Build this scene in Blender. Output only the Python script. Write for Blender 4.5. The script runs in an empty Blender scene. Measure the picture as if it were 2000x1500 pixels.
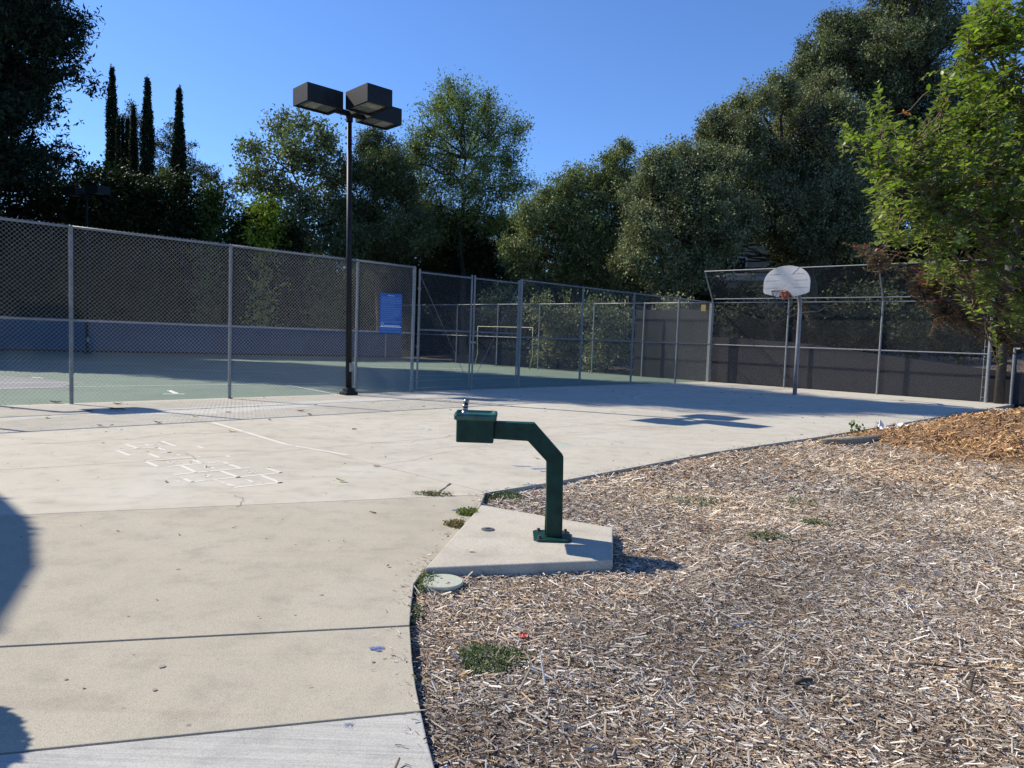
import bpy, math, random
import numpy as np
from mathutils import Vector, Matrix
random.seed(7); RS = np.random.RandomState(11)
C = bpy.context.scene.collection
SC = bpy.context.scene

# ------------------------------------------------------------------ camera
FPX = 1387.0; CAMH = 1.4; PITCH = math.radians(3.71); ROLL = math.radians(2.07)
cd = bpy.data.cameras.new('camera'); cam = bpy.data.objects.new('camera', cd); C.objects.link(cam)
cd.sensor_fit = 'HORIZONTAL'; cd.sensor_width = 36.0; cd.lens = FPX / 2000 * 36.0
cd.clip_start = 0.05; cd.clip_end = 3000
cam.matrix_world = (Matrix.Translation((0, 0, CAMH)) @ Matrix.Rotation(math.radians(90) - PITCH, 4, 'X') @ Matrix.Rotation(ROLL, 4, 'Z'))
SC.camera = cam

# ------------------------------------------------------------------ light
SUN_AZ = math.radians(-20); SUN_EL = math.radians(39.5)        # travel direction of the light on the ground, height of the sun
world = bpy.data.worlds.new('World'); SC.world = world; world.use_nodes = True
nt = world.node_tree; nt.nodes.clear()
sky = nt.nodes.new('ShaderNodeTexSky'); sky.sky_type = 'NISHITA'; sky.sun_disc = False
sky.sun_elevation = SUN_EL; sky.sun_rotation = math.atan2(-math.cos(SUN_AZ), -math.sin(SUN_AZ))
sky.air_density = 1.0; sky.dust_density = 0.15; sky.ozone_density = 3.5; sky.altitude = 200
bg = nt.nodes.new('ShaderNodeBackground'); bg.inputs['Strength'].default_value = 0.090
wo = nt.nodes.new('ShaderNodeOutputWorld')
tint = nt.nodes.new('ShaderNodeMix'); tint.data_type = 'RGBA'; tint.blend_type = 'MULTIPLY'; tint.inputs[0].default_value = 1.0
tint.inputs[7].default_value = (.84, 1.10, 1.50, 1)               # the deep blue of a very clear dry sky
nt.links.new(sky.outputs[0], tint.inputs[6]); nt.links.new(tint.outputs[2], bg.inputs[0]); nt.links.new(bg.outputs[0], wo.inputs[0])
sd = bpy.data.lights.new('sun', 'SUN'); sd.energy = 5.0; sd.angle = math.radians(0.42); sd.color = (1.0, 0.91, 0.77)
so = bpy.data.objects.new('sun', sd); C.objects.link(so)
SUNV = Vector((-math.cos(SUN_AZ) * math.cos(SUN_EL), -math.sin(SUN_AZ) * math.cos(SUN_EL), math.sin(SUN_EL)))
so.rotation_euler = SUNV.to_track_quat('Z', 'Y').to_euler()
SC.view_settings.view_transform = 'Standard'; SC.view_settings.look = 'None'
SC.view_settings.exposure = 0.5; SC.view_settings.gamma = 1.0
SC.render.engine = 'CYCLES'
SC.cycles.max_bounces = 4; SC.cycles.diffuse_bounces = 2; SC.cycles.transparent_max_bounces = 12

# ------------------------------------------------------------------ measuring helpers: a sight line meets the ground or a distance
_c, _s = math.cos(ROLL), math.sin(ROLL); _cp, _sp = math.cos(PITCH), math.sin(PITCH)
def ray(px, py):
    u = px - 1000.0; v = -(py - 750.0)
    x = u * _c - v * _s; y = u * _s + v * _c
    return (x, FPX * _cp + y * _sp, -FPX * _sp + y * _cp)
def G(px, py, z=0.0):
    d = ray(px, py); t = (z - CAMH) / d[2]; return Vector((d[0] * t, d[1] * t, z))
def at(px, py, Y):
    d = ray(px, py); t = Y / d[1]; return Vector((d[0] * t, Y, CAMH + d[2] * t))

# ------------------------------------------------------------------ object helpers
def tag(o, label=None, cat=None, group=None, kind=None):
    if label: o['label'] = label
    if cat: o['category'] = cat
    if group: o['group'] = group
    if kind: o['kind'] = kind
    return o
def empty(name, loc, rz=0.0):
    o = bpy.data.objects.new(name, None); C.objects.link(o); o.location = loc; o.rotation_euler = (0, 0, rz)
    o.empty_display_size = 0.2
    return o
def link(name, me, mat, parent=None, loc=None):
    o = bpy.data.objects.new(name, me); C.objects.link(o)
    if mat: me.materials.append(mat)
    if parent: o.parent = parent
    if loc is not None: o.location = loc
    return o
def copy_tree(o, parent=None):
    c = o.copy(); C.objects.link(c)
    if parent: c.parent = parent
    for ch in list(o.children): copy_tree(ch, c)
    return c
class MB:
    def __init__(s): s.v = []; s.f = []
    def add(s, vs, fs):
        n = len(s.v); s.v += [tuple(x) for x in vs]; s.f += [tuple(i + n for i in f) for f in fs]; return s
    def box(s, c, size, rot=None, taper=1.0):
        hx, hy, hz = size[0] / 2, size[1] / 2, size[2] / 2
        vs = []
        for z, t in ((-hz, 1.0), (hz, taper)):
            for x, y in ((-hx, -hy), (hx, -hy), (hx, hy), (-hx, hy)):
                p = Vector((x * t, y * t, z))
                if rot is not None: p = rot @ p
                vs.append(p + Vector(c))
        return s.add(vs, [(3, 2, 1, 0), (4, 5, 6, 7), (0, 1, 5, 4), (1, 2, 6, 5), (2, 3, 7, 6), (3, 0, 4, 7)])
    def tube(s, pts, r, n=8, cap=True, phase=0.0):
        pts = [Vector(p) for p in pts]; m = len(pts)
        rs = list(r) if hasattr(r, '__len__') else [r] * m
        vs = []; up = None
        for i, p in enumerate(pts):
            t = (pts[min(i + 1, m - 1)] - pts[max(i - 1, 0)]).normalized()
            if up is None:
                up = Vector((0, 0, 1)) if abs(t.z) < .9 else Vector((1, 0, 0))
            a = t.cross(up); a = a.normalized() if a.length > 1e-6 else Vector((1, 0, 0))
            b = a.cross(t).normalized(); up = b
            for k in range(n):
                q = 2 * math.pi * k / n + phase
                vs.append(p + (a * math.cos(q) + b * math.sin(q)) * rs[i])
        fs = []
        for i in range(m - 1):
            for k in range(n):
                k2 = (k + 1) % n
                fs.append((i * n + k, i * n + k2, (i + 1) * n + k2, (i + 1) * n + k))
        if cap:
            fs.append(tuple(range(n - 1, -1, -1))); fs.append(tuple((m - 1) * n + k for k in range(n)))
        return s.add(vs, fs)
    def prism(s, poly, z0, z1):
        n = len(poly)
        vs = [(p[0], p[1], z0) for p in poly] + [(p[0], p[1], z1) for p in poly]
        fs = [tuple(range(n - 1, -1, -1)), tuple(range(n, 2 * n))] + [(i, (i + 1) % n, n + (i + 1) % n, n + i) for i in range(n)]
        return s.add(vs, fs)
    def extrude(s, poly, d):                      # planar polygon of 3D points pushed along d
        n = len(poly); d = Vector(d); P = [Vector(p) for p in poly]
        vs = P + [p + d for p in P]
        return s.add(vs, [tuple(range(n - 1, -1, -1)), tuple(range(n, 2 * n))] + [(i, (i + 1) % n, n + (i + 1) % n, n + i) for i in range(n)])
    def disc(s, c, r, z0, z1, n=32, r2=None):
        r2 = r if r2 is None else r2
        vs = [(c[0] + r * math.cos(2 * math.pi * k / n), c[1] + r * math.sin(2 * math.pi * k / n), z0) for k in range(n)]
        vs += [(c[0] + r2 * math.cos(2 * math.pi * k / n), c[1] + r2 * math.sin(2 * math.pi * k / n), z1) for k in range(n)]
        return s.add(vs, [tuple(range(n - 1, -1, -1)), tuple(range(n, 2 * n))] + [(i, (i + 1) % n, n + (i + 1) % n, n + i) for i in range(n)])
    def build(s, name, mat, parent=None, loc=None, bevel=0.0, smooth=False, seg=2):
        me = bpy.data.meshes.new(name); me.from_pydata(s.v, [], s.f); me.update()
        o = link(name, me, mat, parent, loc)
        if smooth:
            for p in me.polygons: p.use_smooth = True
        if bevel > 0:
            b = o.modifiers.new('bevel', 'BEVEL'); b.width = bevel; b.segments = seg; b.limit_method = 'ANGLE'; b.angle_limit = math.radians(35)
        if smooth == 'auto':
            pass
        return o
def np_mesh(name, verts, faces, cols=None, mat=None, parent=None):
    """verts (N,3), faces (M,k), cols (N,3) -> one mesh object"""
    me = bpy.data.meshes.new(name)
    n = len(verts); m, k = faces.shape
    me.vertices.add(n); me.vertices.foreach_set('co', np.ascontiguousarray(verts, dtype=np.float32).ravel())
    me.loops.add(m * k); me.loops.foreach_set('vertex_index', np.ascontiguousarray(faces, dtype=np.int32).ravel())
    me.polygons.add(m); me.polygons.foreach_set('loop_start', np.arange(0, m * k, k, dtype=np.int32))
    me.polygons.foreach_set('loop_total', np.full(m, k, dtype=np.int32))
    if cols is not None:
        ca = me.color_attributes.new('Col', 'FLOAT_COLOR', 'POINT')
        cc = np.ones((n, 4), dtype=np.float32); cc[:, :3] = cols; ca.data.foreach_set('color', cc.ravel())
    me.update(calc_edges=True)
    return link(name, me, mat, parent)

# ------------------------------------------------------------------ materials
def M(name):
    m = bpy.data.materials.new(name); m.use_nodes = True
    t = m.node_tree; p = t.nodes['Principled BSDF']; return m, t, p
def noise(t, scale, detail=4, rough=.6, vec=None, dist=0.0):
    n = t.nodes.new('ShaderNodeTexNoise'); n.inputs['Scale'].default_value = scale; n.inputs['Detail'].default_value = detail
    n.inputs['Roughness'].default_value = rough; n.inputs['Distortion'].default_value = dist
    if vec: t.links.new(vec, n.inputs['Vector'])
    return n
def coords(t, scale=(1, 1, 1), rot=(0, 0, 0)):
    tc = t.nodes.new('ShaderNodeTexCoord'); mp = t.nodes.new('ShaderNodeMapping')
    mp.inputs['Scale'].default_value = scale; mp.inputs['Rotation'].default_value = rot
    t.links.new(tc.outputs['Object'], mp.inputs['Vector']); return mp.outputs[0]
def ramp(t, fac, stops):
    r = t.nodes.new('ShaderNodeValToRGB'); e = r.color_ramp.elements
    e[0].position = stops[0][0]; e[0].color = (*stops[0][1], 1); e[1].position = stops[-1][0]; e[1].color = (*stops[-1][1], 1)
    for s in stops[1:-1]:
        q = e.new(s[0]); q.color = (*s[1], 1)
    t.links.new(fac, r.inputs[0]); return r.outputs[0]
def mix(t, a, b, fac, mode='MIX'):
    n = t.nodes.new('ShaderNodeMix'); n.data_type = 'RGBA'; n.blend_type = mode
    for sock, v in ((n.inputs[0], fac), (n.inputs[6], a), (n.inputs[7], b)):
        if hasattr(v, 'links'): t.links.new(v, sock)
        elif isinstance(v, (int, float)): sock.default_value = v
        else: sock.default_value = (*v, 1)
    return n.outputs[2]
def bump(t, p, h, strength=.3, dist=.01):
    b = t.nodes.new('ShaderNodeBump'); b.inputs['Strength'].default_value = strength; b.inputs['Distance'].default_value = dist
    t.links.new(h, b.inputs['Height']); t.links.new(b.outputs[0], p.inputs['Normal'])

def concrete(name, base, grain=220, grainamt=.25, blotch=.14, broom=None, stain=True, pits=.0):
    m, t, p = M(name); v = coords(t)
    b = Vector(base)
    big = noise(t, .55, 5, .62, v, .6); mid = noise(t, 4.0, 6, .68, v)
    gr = noise(t, grain, 2, .6, v)
    c1 = ramp(t, big.outputs[0], [(.3, tuple(b * (1 - blotch))), (.52, tuple(b)), (.72, (b.x * 1.06, b.y * 1.08, b.z * 1.12))])
    c2 = mix(t, c1, ramp(t, mid.outputs[0], [(.32, (.72, .72, .72)), (.5, (1, 1, 1)), (.7, (1.1, 1.08, 1.05))]), .55, 'MULTIPLY')
    c3 = mix(t, c2, ramp(t, gr.outputs[0], [(.34, (1 - grainamt * 2.2,) * 3), (.5, (1, 1, 1)), (.66, (1 + grainamt,) * 3)]), .9, 'MULTIPLY')
    if stain:
        vs = t.nodes.new('ShaderNodeTexVoronoi'); vs.inputs['Scale'].default_value = 3.1; t.links.new(v, vs.inputs['Vector'])
        c3 = mix(t, c3, ramp(t, vs.outputs['Distance'], [(.015, (.25, .23, .22)), (.045, (1, 1, 1))]), .75, 'MULTIPLY')
        st = noise(t, 1.3, 3, .5, coords(t, (.35, 1.6, 1), (0, 0, .7)), 1.2)
        c3 = mix(t, c3, ramp(t, st.outputs[0], [(.56, (1, 1, 1)), (.72, (.84, .82, .8))]), .8, 'MULTIPLY')
    if broom is not None:
        br = noise(t, 60, 3, .7, coords(t, (.03, 1, 1), (0, 0, broom)))
        c3 = mix(t, c3, ramp(t, br.outputs[0], [(.35, (.8, .8, .8)), (.6, (1.08, 1.08, 1.08))]), .8, 'MULTIPLY')
    t.links.new(c3, p.inputs['Base Color']); p.inputs['Roughness'].default_value = .85; p.inputs['Specular IOR Level'].default_value = .25
    bump(t, p, gr.outputs[0], .35, .002)
    return m
MAT = {}
MAT['court'] = concrete('court_concrete', (.468, .440, .365), 160, .10, .09)
MAT['path'] = concrete('path_concrete', (.398, .366, .292), 260, .17, .08)
MAT['broom'] = concrete('broomed_concrete', (.415, .41, .38), 190, .10, .06, broom=-.22, stain=False)
MAT['slab'] = concrete('slab_concrete', (.465, .435, .365), 190, .16, .12)
MAT['light_strip'] = concrete('pale_concrete', (.54, .52, .45), 160, .06, .06, stain=False)
def flat(name, col, rough=.6, metal=0.0, var=.15, scale=6, spec=.5, bumpy=0.0):
    m, t, p = M(name); v = coords(t); n = noise(t, scale, 5, .65, v)
    b = Vector(col)
    t.links.new(ramp(t, n.outputs[0], [(.3, tuple(b * (1 - var))), (.7, tuple(b * (1 + var)))]), p.inputs['Base Color'])
    p.inputs['Roughness'].default_value = rough; p.inputs['Metallic'].default_value = metal; p.inputs['Specular IOR Level'].default_value = spec
    if bumpy: bump(t, p, n.outputs[0], bumpy, .01)
    return m
MAT['galv'] = flat('galvanised_steel', (.23, .24, .25), .5, .35, .22, 14)
MAT['galv_dark'] = flat('weathered_galvanised_steel', (.22, .23, .23), .55, .3, .3, 20)
MAT['wire'] = flat('fence_wire', (.16, .18, .20), .5, .2, .12, 3)
MAT['bronze'] = flat('dark_bronze_paint', (.012, .014, .017), .5, 0, .35, 9, .2)
MAT['lens'] = flat('lamp_lens', (.10, .105, .09), .22, 0, .5, 7, .6)
MAT['green'] = flat('green_enamel', (.004, .038, .026), .42, 0, .45, 14, .3)
MAT['green_top'] = flat('green_enamel_sunlit', (.018, .085, .070), .3, 0, .5, 18, .6)  # same green enamel, colour lightened for the sunlit basin top
MAT['steel'] = flat('chrome', (.36, .36, .35), .28, 1.0, .1, 20)
MAT['black'] = flat('black_rubber', (.01, .01, .01), .6)
MAT['bolt'] = flat('rusty_bolt', (.10, .07, .05), .6, .4, .4, 60)
MAT['board'] = flat('backboard_aluminium', (.44, .44, .43), .5, .15, .13, 5)
MAT['seam'] = flat('board_seam', (.31, .31, .32), .6)
MAT['orange'] = flat('orange_rim_paint', (.70, .17, .05), .5, 0, .25, 25)
MAT['pole'] = flat('grey_pole_paint', (.25, .25, .25), .5, .3, .25, 5)
MAT['chain'] = flat('dull_chain', (.09, .09, .09), .55, .6)
MAT['wire_near'] = flat('near_fence_wire', (.35, .37, .39), .5, .2, .12, 3)
MAT['core'] = flat('shadow_core_green', (.03, .04, .018), .8, 0, .5, 12, .2, .8)  # for the solid ball added inside clipped crowns to firm up their shadow
MAT['stain'] = flat('old_gum', (.27, .24, .19), .8, 0, .2, 60)
MAT['joint'] = flat('joint_gap', (.06, .052, .045), .95)
MAT['crack'] = flat('hairline_crack', (.27, .24, .20), .95)
MAT['blue_sign'] = flat('blue_sign_face', (.010, .095, .36), .45, 0, .08)
MAT['sign_text'] = flat('sign_lettering', (.16, .28, .52), .5)
MAT['sign_bright'] = flat('sign_heading', (.75, .78, .82), .5)
MAT['yellow'] = flat('yellow_plate', (.26, .20, .03), .5, 0, .3, 30)
MAT['goalpaint'] = flat('yellowed_white_paint', (.30, .28, .17), .55, 0, .4, 9)
MAT['lid'] = flat('grey_green_plastic', (.40, .42, .34), .7, 0, .12, 40, .4, .3)
MAT['capmetal'] = flat('cast_iron_cap', (.16, .16, .15), .5, .5, .3, 60)
MAT['straw'] = flat('straw_roll', (.30, .26, .19), .95, 0, .5, 55, .1, 1.0)
MAT['wood_pole'] = flat('weathered_wood', (.05, .046, .042), .9, 0, .4, 10)
MAT['stucco'] = flat('tan_stucco', (.50, .42, .31), .9, 0, .08, 3)
MAT['white_frame'] = flat('white_frame', (.75, .75, .72), .5)
MAT['glass_dark'] = flat('window_glass', (.02, .025, .03), .08, 0, .1)
MAT['roof'] = flat('brown_roof', (.12, .08, .06), .9, 0, .3, 8)
MAT['paper'] = flat('white_litter', (.8, .8, .78), .6)
MAT['bark'] = flat('bark', (.075, .062, .05), .95, 0, .45, 6, .2, .6)
MAT['bark_pale'] = flat('pale_bark', (.26, .21, .165), .9, 0, .35, 8, .2, .4)
MAT['bark_myrtle'] = flat('brown_myrtle_bark', (.13, .085, .06), .8, 0, .35, 12)
MAT['windscreen'] = flat('dark_fence_fabric', (.017, .016, .021), .85, 0, .22, 2.5)

def blue_wall():
    m, t, p = M('blue_wall_paint'); v = coords(t)
    n = noise(t, .8, 6, .7, v); 
    t.links.new(ramp(t, n.outputs[0], [(.3, (.016, .062, .115)), (.7, (.028, .086, .150))]), p.inputs['Base Color']); p.inputs['Roughness'].default_value = .8
    return m
MAT['blue_wall'] = blue_wall()
def green_court(name, c):
    m, t, p = M(name); v = coords(t); n = noise(t, .7, 6, .7, v, .5); n2 = noise(t, 90, 2, .6, v)
    b = Vector(c)
    a = ramp(t, n.outputs[0], [(.3, tuple(b * .85)), (.7, tuple(b * 1.15))])
    t.links.new(mix(t, a, ramp(t, n2.outputs[0], [(.35, (.8, .8, .8)), (.65, (1.15, 1.15, 1.15))]), .8, 'MULTIPLY'), p.inputs['Base Color'])
    p.inputs['Roughness'].default_value = .8; return m
MAT['tennis'] = green_court('green_acrylic', (.135, .19, .145))
MAT['tennis_in'] = green_court('lilac_grey_acrylic', (.22, .22, .225))
def paint(name, col, wear=.5, scale=25):
    m, t, p = M(name); p.inputs['Base Color'].default_value = (*col, 1); p.inputs['Roughness'].default_value = .8
    n = noise(t, scale, 5, .75, coords(t)); n2 = noise(t, 1.7, 3, .6, coords(t))
    ad = t.nodes.new('ShaderNodeMath'); ad.operation = 'ADD'; t.links.new(n.outputs[0], ad.inputs[0]); t.links.new(n2.outputs[0], ad.inputs[1])
    r = t.nodes.new('ShaderNodeMapRange'); r.inputs[1].default_value = wear * 2 - .1; r.inputs[2].default_value = wear * 2 + .1
    t.links.new(ad.outputs[0], r.inputs[0]); t.links.new(r.outputs[0], p.inputs['Alpha'])
    return m
MAT['line'] = paint('worn_white_paint', (.60, .58, .52), .40, 14)
MAT['faint'] = paint('very_worn_white_paint', (.60, .58, .52), .52)
MAT['chalk_blue'] = paint('blue_chalk', (.12, .17, .35), .50, 60)
MAT['chalk_cyan'] = paint('turquoise_chalk', (.35, .72, .64), .52, 60)
MAT['tline'] = paint('court_line_paint', (.72, .74, .72), .38)

def attr_leaf(name, trans=.35, rough=.5, spec=.4, gain=1.0):
    m, t, p = M(name); a = t.nodes.new('ShaderNodeVertexColor'); a.layer_name = 'Col'
    t.links.new(a.outputs[0], p.inputs['Base Color']); p.inputs['Roughness'].default_value = rough; p.inputs['Specular IOR Level'].default_value = spec
    if trans > 0:
        tr = t.nodes.new('ShaderNodeBsdfTranslucent')
        hs = mix(t, a.outputs[0], (1.0 * gain, 1.25 * gain, .35 * gain), 1.0, 'MULTIPLY'); t.links.new(hs, tr.inputs['Color'])
        mx = t.nodes.new('ShaderNodeMixShader'); mx.inputs[0].default_value = trans
        t.links.new(p.outputs[0], mx.inputs[1]); t.links.new(tr.outputs[0], mx.inputs[2])
        t.links.new(mx.outputs[0], t.nodes['Material Output'].inputs[0])
    return m
MAT['leaf'] = attr_leaf('tree_leaves', .16, .6, .16, 1.1)
MAT['leaf_near'] = attr_leaf('near_leaves', .36, .42, .35, 1.35)
MAT['needle'] = attr_leaf('conifer_needles', .10, .7, .12)
MAT['chip'] = attr_leaf('wood_chips', 0, .85, .2)
def soil(name, c1, c2, c3, sc=60, b=.9, dist=.02):
    m, t, p = M(name); v = coords(t); n = noise(t, sc, 6, .75, v); n2 = noise(t, 1.2, 4, .6, v)
    a = ramp(t, n.outputs[0], [(.35, c1), (.5, c2), (.68, c3)])
    t.links.new(mix(t, a, ramp(t, n2.outputs[0], [(.3, (.7, .7, .7)), (.7, (1.25, 1.2, 1.15))]), .8, 'MULTIPLY'), p.inputs['Base Color'])
    p.inputs['Roughness'].default_value = .95; bump(t, p, n.outputs[0], b, dist); return m
MAT['soil'] = soil('mulch_soil', (.05, .033, .022), (.11, .075, .05), (.26, .20, .14))
MAT['ground'] = soil('dry_leaf_litter', (.02, .016, .012), (.055, .042, .03), (.20, .16, .11), 9)

# ================================================================== THE SETTING
MZ = -0.05                                          # level of the mulch bed
# ground sheet to the horizon
MB().add([(-900, -900, -.14), (900, -900, -.14), (900, 900, -.14), (-900, 900, -.14)], [(0, 1, 2, 3)]).build('ground', MAT['ground'])['kind'] = 'structure'
FA0 = Vector((-7.53, 12.1)); FA1 = Vector((7.47, 26.97)); FAd = (FA1 - FA0).normalized(); FAn = Vector((-FAd.y, FAd.x))   # fence along the tennis court
FBd = Vector((1, -.93)).normalized(); FBn = Vector((-FBd.y, FBd.x))                                                        # second fence, FBn points beyond it
def hill_z(x, y):
    d = (Vector((x, y)) - FA1).dot(FBn)
    return -.14 + 1.6 * (1 - math.cos(math.pi * min(1, max(0, (d - .7) / 16)))) / 2 * min(1, max(0, (x + 7) / 8))
# hill beyond the second fence
vs = []; fs = []; nu, nv = 46, 34
for i in range(nu):
    for j in range(nv):
        s = -34 + i * 1.9; d = .5 + (j / (nv - 1)) ** 1.4 * 60
        p = FA1 + FBd * s + FBn * d
        vs.append((p.x, p.y, hill_z(p.x, p.y) + (random.uniform(-.05, .07) if j else -.1) + .02))
for i in range(nu - 1):
    for j in range(nv - 1):
        fs.append((i * nv + j, (i + 1) * nv + j, (i + 1) * nv + j + 1, i * nv + j + 1))
h = MB().add(vs, fs).build('hillside', MAT['ground'], smooth=True); h['kind'] = 'structure'

# basketball court slab
edge = [G(950, 962), G(1100, 938), G(1400, 882), G(1600, 853), G(1740, 830)]
edge = [(p.x, p.y) for p in edge] + [(12.2, 18.3), (15.2, 21.2)]
cpoly = edge + [tuple(FA1 + FBd * 9.2 + FBn * .25), tuple(FA1 + FBn * .25 + FAn * .1), tuple(FA0 + FAn * .12), tuple(FA0 + FAn * .12 - FAd * 19), (-22, -2.2)]
jl, jr = G(0, 1007), G(940, 966)
_j = jr - (jr - jl).normalized() * 16; cpoly.append((_j.x, _j.y)); cpoly.append((jr.x, jr.y))
MB().prism(cpoly, -.13, 0).build('court_slab', MAT['court'])['kind'] = 'structure'
# path slabs, broken by open joints
jd = (jr - jl).normalized(); jd2 = (G(800, 1221) - G(0, 1262)).normalized(); jd3 = (G(822, 1388) - G(0, 1470)).normalized()
R = {k: G(*k) for k in ((938, 988), (890, 1045), (830, 1110), (808, 1140), (803, 1180), (800, 1221), (805, 1290), (812, 1340), (822, 1388), (836, 1450), (850, 1500))}
g = .006
def xy(v): return (v.x, v.y)
J1L = jr - jd * 16; J2R = R[(800, 1221)]; J2L = J2R - jd2 * 16; J3R = R[(822, 1388)]; J3L = J3R - jd3 * 16
n1 = Vector((-jd.y, jd.x, 0)); n2 = Vector((-jd2.y, jd2.x, 0)); n3 = Vector((-jd3.y, jd3.x, 0))
slabA = [xy(J2L + n2 * g), xy(J2R + n2 * g), xy(R[(803, 1180)]), xy(R[(808, 1140)]), xy(R[(830, 1110)]), xy(R[(890, 1045)]), xy(R[(938, 988)]), xy(jr + Vector((.03, .03, 0))), xy(jr - n1 * .0005), xy(J1L - n1 * .0005)]
slabB = [xy(J3L + n3 * g), xy(J3R + n3 * g), xy(R[(812, 1340)]), xy(R[(805, 1290)]), xy(J2R - n2 * g), xy(J2L - n2 * g)]
slabC = [(-9, -4), (1.4, -4), (.55, -1.0), (.1, .6), (-.08, 1.5), xy(R[(850, 1500)]), xy(R[(836, 1450)]), xy(J3R - n3 * g), xy(J3L - n3 * g)]
o = MB().prism(slabA, -.13, -.001).prism(slabB, -.13, -.003).build('path', MAT['path'], bevel=.004); o['kind'] = 'structure'
o = MB().prism(slabC, -.13, -.002).build('sidewalk', MAT['broom'], bevel=.006); o['kind'] = 'structure'
# tennis court surface
WL0, WL1 = Vector((-24.5, 30.95)), Vector((-6.53, 41.6))
tp = [tuple(FA0 + FAn * .12 - FAd * 26), tuple(FA0 + FAn * .12), tuple(FA1 + FAn * .12 + FBn * .25), (WL1.x + .3, WL1.y), tuple(WL0), (-46, 22)]
MB().prism(tp, -.13, .0).build('tennis_court', MAT['tennis'])['kind'] = 'structure'
# lilac playing area on it
q = [FA0 + FAn * 1.55 - FAd * 18, FA0 + FAn * 1.55 + FAd * 14, FA0 + FAn * 9.5 + FAd * 14, FA0 + FAn * 9.5 - FAd * 18]
tp2 = [G(-500, 755), G(-5, 761.5), G(120, 757), G(150, 747), G(-5, 733), G(-500, 715)]
MB().prism([xy(v) for v in tp2], .001, .004).build('court_playing_area', MAT['tennis_in'])['kind'] = 'structure'

# mulch base sheet
MB().add([(-1.2, -3, MZ), (26, -3, MZ), (26, 19, MZ), (14.9, 20.6, MZ), (-1.2, 5.0, MZ)], [(0, 1, 2, 3, 4)]).build('mulch_bed', MAT['soil'])['kind'] = 'structure'

# ---- flat strips on the ground
def strip(mb, a, b, w, z):
    a = Vector((a[0], a[1])); b = Vector((b[0], b[1])); d = (b - a).normalized(); n = Vector((-d.y, d.x)) * w / 2
    mb.add([(*(a - n), z), (*(b - n), z), (*(b + n), z), (*(a + n), z)], [(0, 1, 2, 3)])
def wiggle(mb, pts, w, z, amp=.02, step=.12):
    P = [Vector((p[0], p[1])) for p in pts]; L = []
    for a, b in zip(P, P[1:]):
        n = max(1, int((b - a).length / step)); d = (b - a).normalized(); nn = Vector((-d.y, d.x))
        for k in range(n): L.append(a + (b - a) * k / n + nn * random.uniform(-amp, amp))
    L.append(P[-1])
    for a, b in zip(L, L[1:]):
        strip(mb, a, b + (b - a) * .05, w * random.uniform(.5, 1.3), z)
jm = MB()
def gj(*p, **k): wiggle(jm, [G(*q) for q in p], k.get('w', .008), .0008, .003, .3)
gj((-300, 938), (0, 918), (390, 895), (1000, 842.5), (1480, 800), w=.009)
gj((600, 874), (955, 963), w=.009); gj((150, 765), (600, 874), w=.008)
gj((760, 885), (1000, 862), (1250, 838), (1600, 800), w=.007)
gj((1150, 775), (1700, 870), w=.007)
jm.build('court_joints', MAT['crack'])['kind'] = 'structure'
dj = MB(); wiggle(dj, [G(848, 968), G(880, 944.5)], .025, .001, .004, .1); dj.build('open_joint', MAT['joint'])['kind'] = 'structure'
cm = MB()
wiggle(cm, [G(20, 868), G(150, 863), G(260, 857), G(330, 848), G(470, 845)], .012, .0010, .05, .18)
wiggle(cm, [G(640, 862), G(780, 866), G(880, 852), G(1010, 840), G(1110, 868)], .009, .0010, .05, .15)
wiggle(cm, [G(745, 908), G(830, 893), G(960, 868), G(1100, 848), G(1300, 828)], .007, .0010, .06, .2)
wiggle(cm, [G(365, 885), G(378, 897), G(372, 905)], .012, .0010, .03, .06)
wiggle(cm, [G(465, 967), G(470, 978), G(462, 990)], .012, .0010, .03, .05)
cm.build('court_cracks', MAT['crack'])['kind'] = 'structure'
# pale strip of newer concrete along the fence, darker old band beside it
ps = MB(); ps.add([(*xy(G(-400, 838)), .0006), (*xy(G(845, 770.5)), .0006), (*xy(G(870, 773.5)), .0006), (*xy(G(420, 808)), .0006), (*xy(G(150, 811)), .0006), (*xy(G(-400, 856)), .0006)], [(0, 5, 4, 3, 2, 1)])
ps.build('pale_concrete_strip', MAT['light_strip'])['kind'] = 'structure'

# painted lines on the basketball court
ln = MB()
def gl(a, b, w=.05, mb=None, z=.0016): strip(mb or ln, G(*a), G(*b), w, z)
gl((415, 825), (560, 868), .06); gl((560, 868), (680, 889), .05)
gl((490, 841), (640, 833), .035)
gl((640, 777), (900, 800), .04); gl((1035, 781), (1400, 817), .05); gl((1400, 817), (1640, 842), .05)
gl((760, 847), (860, 838), .03); gl((745, 872), (850, 866), .03); gl((818, 830), (860, 838), .04); gl((590, 797), (660, 806), .03)
gl((1500, 797), (1625, 787), .045); gl((1440, 770), (1500, 776), .05)
# free throw arc and lane in the shade
ap = [G(*p) for p in ((1345, 764), (1290, 768), (1255, 772), (1240, 776), (1242, 780), (1262, 782), (1330, 786))]
for a, b in zip(ap, ap[1:]): strip(ln, a, b, .045, .0016)
gl((1330, 786), (1480, 800), .045); gl((1345, 764), (1560, 752), .045)
ln.build('court_lines', MAT['line'])['kind'] = 'structure'
fl = MB()
for a, b in (((780, 793), (786, 800)), ((715, 880), (745, 877)), ((800, 877), (880, 872)), ((880, 872), (960, 868)), ((1035, 815), (1062, 820)), ((1115, 828), (1135, 832)), ((1120, 844), (1180, 838)), ((900, 795), (1010, 783)),
             ((680, 868), (700, 871)), ((150, 836), (180, 842)), ((180, 846), (250, 838)), ((200, 832), (256, 843))):
    gl(a, b, .04, fl)
fl.build('faded_court_lines', MAT['faint'])['kind'] = 'structure'
ar = MB()
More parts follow.
